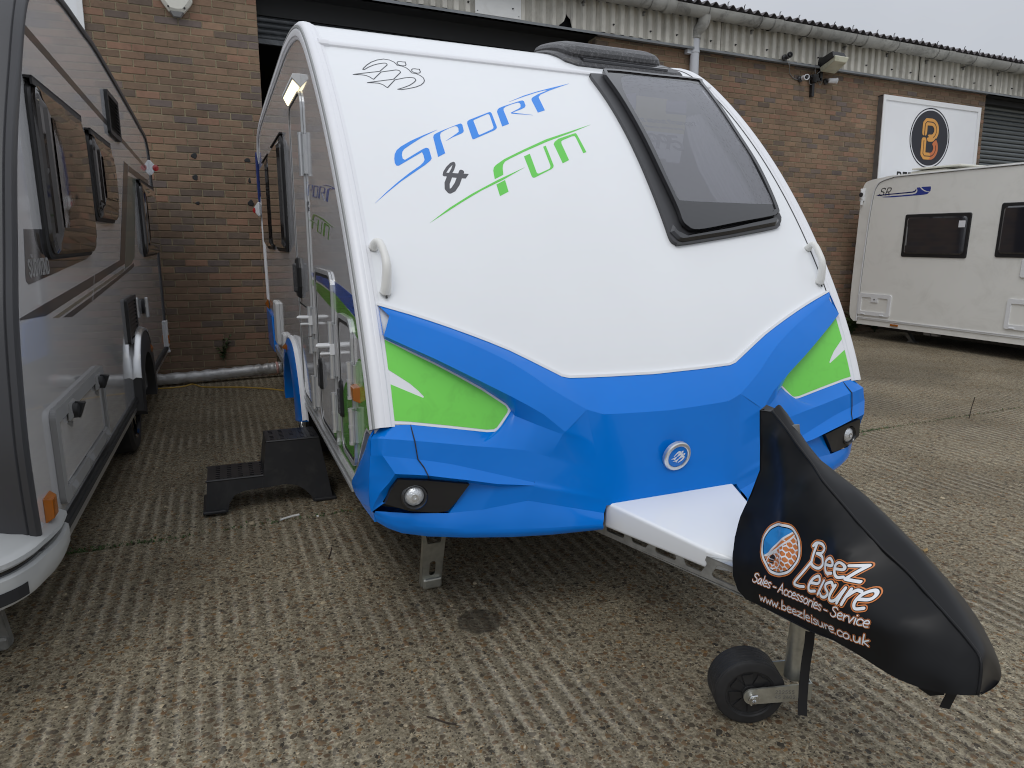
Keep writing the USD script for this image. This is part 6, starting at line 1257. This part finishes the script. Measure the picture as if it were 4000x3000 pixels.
obj('water_hatch', [rs(rrect(-2.2, -1.748, 1.06, 1.30, .03), 0, .02, edge=(.01, .008))], 'white_plastic', rv, smooth=30)
for y in (-.08, -2.05): obj('side_marker', rbox(-.022, -.0, y - .065, y + .065, .245, .275, .008), 'amber', rv)
obj('side_lettering', textmap('SR', .115, onR, .46, 2.185, .0, False, 1.0, .35, -1), 'letter_black', rv)
for q, m_ in (([(.496,2.202),(.233,2.209),(-.101,2.218),(-.142,2.229),(-.158,2.253),(-.164,2.254),(-.164,2.225),(-.145,2.205),(-.103,2.2),(.231,2.193),(.457,2.185)], 'navy_decal'), ([(.403,2.17),(.078,2.175),(-.116,2.179),(-.157,2.187),(-.179,2.203),(-.183,2.228),(-.168,2.269),(-.216,2.271),(-.249,2.236),(-.299,2.208),(-.37,2.192),(-.341,2.17),(-.287,2.163),(.075,2.155),(.246,2.154),(.359,2.16)], 'royal_decal'), ([(-.235,2.272),(-.38,2.273),(-.387,2.248),(-.385,2.214),(-.378,2.201),(-.336,2.209),(-.282,2.232)], 'royal_decal')):
    obj('side_decal', rs(poly(q), 0, .001), m_, rv)
obj('roof_vent', [rbox(.25, .75, -.40, .16, 2.47, 2.53, .02), rbox(.22, .80, -.62, .12, 2.545, 2.57, .012)], 'cream_plastic', rv, smooth=40)
obj('clearance_lamp', [hull([(-.012, .70, 2.13), (-.012, .70, 2.30), (-.05, .72, 2.17), (-.05, .72, 2.26), (-.012, .765, 2.13), (-.012, .765, 2.30)], .012), rod((-.03, .72, 2.06), (-.03, .72, 2.13), .02)], 'white_plastic', rv, smooth=40)
obj('clearance_lens', lathe([(0, 0), (.035, .003), (.035, .016), (0, .022)], (-.058, .712, 2.215), (-1, .1, 0), 14), 'dark_frame', rv, smooth=40)
obj('underfloor', [bx(.05, 2.15, -5.6, .5, .24, .30), bx(.25, .30, -5.6, .4, .14, .26), bx(1.9, 1.95, -5.6, .4, .14, .26)], 'vent_black', rv)
for y0, x in ((.05, .32), (-1.0, 1.6)):
    obj('steady_leg', hull([(x - .04, y0 + .02, .22), (x + .04, y0 + .02, .22), (x - .04, y0 - .06, .24), (x + .04, y0 - .06, .24), (x - .035, y0 - .20, .012), (x + .035, y0 - .20, .012), (x - .035, y0 - .26, .012), (x + .035, y0 - .26, .012)]), 'dull_steel', rv)
    obj('foot_plate', rbox(x - .06, x + .06, y0 - .29, y0 - .17, .0, .016, .006), 'dull_steel', rv)
obj('waste_outlet', [rbox(.05, .13, -.62, -.52, .17, .24, .008), rbox(.05, .13, -.74, -.64, .17, .24, .008)], 'hatch_grey', rv)
wheel(rv, .12, -3.0, .33, .33, -1, 'hatch_grey')
# ------------------------------------------------------------------ things lying about
pipe_pts = [(x, y, gz(x, y) + .075 + q) for x, y, q in ((-3.2, 8.20, .0), (-1.2, 8.21, .01), (-.6, 8.20, .0), (.0, 8.22, .012), (.45, 8.235, .03), (.62, 8.24, .035))]
lg_ = thing('lagged_pipe', 'long silver foil wrapped pipe lying on the ground along the foot of the brick wall', 'pipe')
pp = spline(pipe_pts, 14); rr_ = .062 + .005 * np.sin(np.arange(len(pp)) * 1.7) + .003 * rng.normal(0, 1, len(pp))
obj('foil_sleeve', tube(pp, rr_, 18), 'lagging', lg_, smooth=True)
obj('tape_band', tube([pp[-8] + np.array([0, -.0, 0]), pp[-5]], .069, 18), 'card_pink', lg_, smooth=True)
obj('torn_end', [hull([pp[-1] + np.array([rng.normal(.05, .04), rng.normal(0, .03), rng.normal(0, .03)]) for _ in range(14)])], 'rust', lg_)
cb = obj('extension_cable', tube([(x, y, gz(x, y) + .008) for x, y in spline([(-.861,8.982),(-.913,9.767)][:0] + [(-.834,8.116),(-.6,8.039),(-.422,8.061),(-.334,8.152),(-.276,8.049),(-.211,7.944),(-.055,7.861),(.128,7.786),(.308,7.667),(.44,7.55),(.568,7.407),(.667,7.279)] + [(.9, 6.6), (1.6, 6.9)], 8)], .0075, 8), 'cable_yellow', smooth=True)
tag(cb, 'yellow extension cable trailing across the concrete between the two caravans', 'cable')
def leafmesh(p, d, n, L, w):
    d = d / np.linalg.norm(d); s = np.cross(n, d); s /= np.linalg.norm(s) + 1e-9; n = np.cross(d, s)
    v = [p, p + d * L * .35 + s * w * .5, p + d * L * .7 + s * w * .35, p + d * L, p + d * L * .7 - s * w * .35, p + d * L * .35 - s * w * .5, p + d * L * .5 + n * w * .18]
    return v, [(0, 1, 6), (1, 2, 6), (2, 3, 6), (3, 4, 6), (4, 5, 6), (5, 0, 6)]
def plant(name, label, o, h, sp_, nstem, nleaf, L, cat='plant', group=None):
    t = thing(name, label, cat, o=o, group=group)
    stems = []; V, Fc, n = [[], [], []], [[], [], []], [0, 0, 0]
    for k in range(nstem):
        a = rng.uniform(0, 2 * math.pi); tip = np.array([math.cos(a) * sp_ * rng.uniform(.3, 1), math.sin(a) * sp_ * rng.uniform(.2, .6) - .02, h * rng.uniform(.5, 1)])
        pts = spline([np.zeros(3), tip * np.array([.25, .25, .55]), tip], 5); stems.append(tube(pts, [.004, .0018], 5))
        for q in range(nleaf):
            p = pts[rng.integers(2, len(pts))]; d = rng.normal(0, 1, 3); d[2] = abs(d[2]) * .5; m = rng.integers(3)
            v, f = leafmesh(p, d, np.array([rng.normal(0, .4), rng.normal(0, .4), 1.0]), L * rng.uniform(.6, 1.2), L * .55)
            V[m] += v; Fc[m] += [tuple(np.array(x) + n[m]) for x in f]; n[m] += len(v)
    obj('stem', stems, 'leaf_c', t)
    for m in range(3):
        if n[m]: obj('foliage', tm(V[m], Fc[m]), 'leaf_' + 'abc'[m], t, kind='stuff')
    return t
plant('wall_weed', 'small green weed sprouting from the brick wall above the silver pipe', (.0, 8.35, .62), .26, .14, 7, 9, .05)
for i, (x, lab) in enumerate(((9.62, 'dark ivy clump at the wall foot nearest the blue and white caravan'), (10.15, 'dark green weeds behind the corner of the cream caravan, against the wall'), (10.75, 'low green weeds at the wall foot behind the cream caravan leg'), (11.35, 'sparse weeds with yellow leaves at the wall foot under the cream caravan'))):
    plant('wall_plant', lab, (x, 8.18, gz(x, 8.18)), .36 - .05 * i, .42, 22, 12, .07, group=None)
# moss and dirt in the slab joint
V, Fc, n = [], [], 0
for k in range(900):
    x = rng.choice([rng.uniform(-1.0, .9), rng.uniform(4.2, 7.2), rng.normal(4.75, .25), rng.normal(-.75, .2)]); y = 3.915 + rng.normal(0, .016) + .01 * math.sin(7 * x)
    p = np.array([x, y, gz(x, y) - .004]); d = np.array([rng.normal(), rng.normal(), .8]); v, f = leafmesh(p, d, np.array([0, 0, 1.0]), rng.uniform(.008, .022), .010)
    V += v; Fc += [tuple(np.array(q) + n) for q in f]; n += len(v)
tag(obj('joint_moss', tm(V, Fc), 'leaf_a'), 'moss and tiny weeds growing along the joint between the slabs', 'moss', kind='stuff')
# loose chippings and grit lying on the concrete
V, Fc, n = [], [], 0
ico = trimesh.creation.icosphere(subdivisions=0)
for k in range(2600):
    x, y = rng.uniform(-1.6, 5.5), rng.uniform(.9, 5.5) 
    s = rng.gamma(2.0, .0016) + .0015
    v = ico.vertices * np.array([s, s * rng.uniform(.5, 1), s * .5]) + rng.normal(0, s * .12, ico.vertices.shape); a = rng.uniform(0, 6.3)
    v = v @ np.array([[math.cos(a), -math.sin(a), 0], [math.sin(a), math.cos(a), 0], [0, 0, 1]]).T + np.array([x, y, gz(x, y) + s * .2])
    V.append(v); Fc.append(ico.faces + n); n += len(v)
look('grit', (.30, .25, .17), .8, vary=(31, .7))
tag(obj('loose_grit', tm(np.vstack(V), np.vstack(Fc)), 'grit'), 'loose grit and tiny stones scattered over the concrete yard', 'grit', kind='stuff')
# litter
tw_ = obj('twig', tube([(x, y, gz(x, y) + .004) for x, y in [(.548,2.021),(.57,1.999),(.592,1.973),(.626,1.947)]], .0028, 6, smooth=10), 'twig'); tag(tw_, 'short dark twig lying on the open concrete in front', 'twig')
tw_ = obj('twig', tube([(x, y, gz(x, y) + .004) for x, y in [(.45,3.445),(.434,3.379),(.417,3.325)]], .0025, 6, smooth=8), 'twig'); tag(tw_, 'thin bent twig on the concrete left of the front steady leg', 'twig')
p_ = [(6.029,3.839),(6.38,4.036)]; tw_ = obj('twig', tube([(p_[0][0], p_[0][1], gz(*p_[0])), (p_[0][0] + .02, p_[0][1] - .0, gz(*p_[0]) + .10), (p_[0][0] + .05, p_[0][1], gz(*p_[0]) + .19)], .004, 6), 'twig'); tag(tw_, 'upright dry stalk standing in the slab joint at the right', 'twig')
p_ = [(.237,3.918),(.282,3.939),(.345,3.955)]; o = obj('plastic_strip', tube([(x, y, gz(x, y) + .006) for x, y in p_], .006, 6, smooth=10), 'litter_white'); tag(o, 'white plastic strip lying in the slab joint in front of the step', 'litter')
p_ = [(.434,3.896),(.447,3.888)]; o = obj('paper_scrap', rbox(p_[0][0], p_[1][0], p_[0][1] - .008, p_[0][1] + .008, gz(*p_[0]), gz(*p_[0]) + .008, .003), 'litter_white'); tag(o, 'small white scrap on the concrete right of the plastic strip', 'litter')
for q, lab in (([(4.721,3.83)][0], 'pale green leaf beside the slab joint right of the bumper'), ([(3.211,2.197)][0], 'dry tan leaf on the ridged concrete right of the hitch cover')):
    v, f = leafmesh(np.array([q[0], q[1], gz(*q) + .006]), np.array([.9, .4, .05]), np.array([0, 0, 1.0]), .06, .022); tag(obj('leaf', tm(v, f), 'leaf_b' if 'green' in lab else 'dry_leaf'), lab, 'leaf')
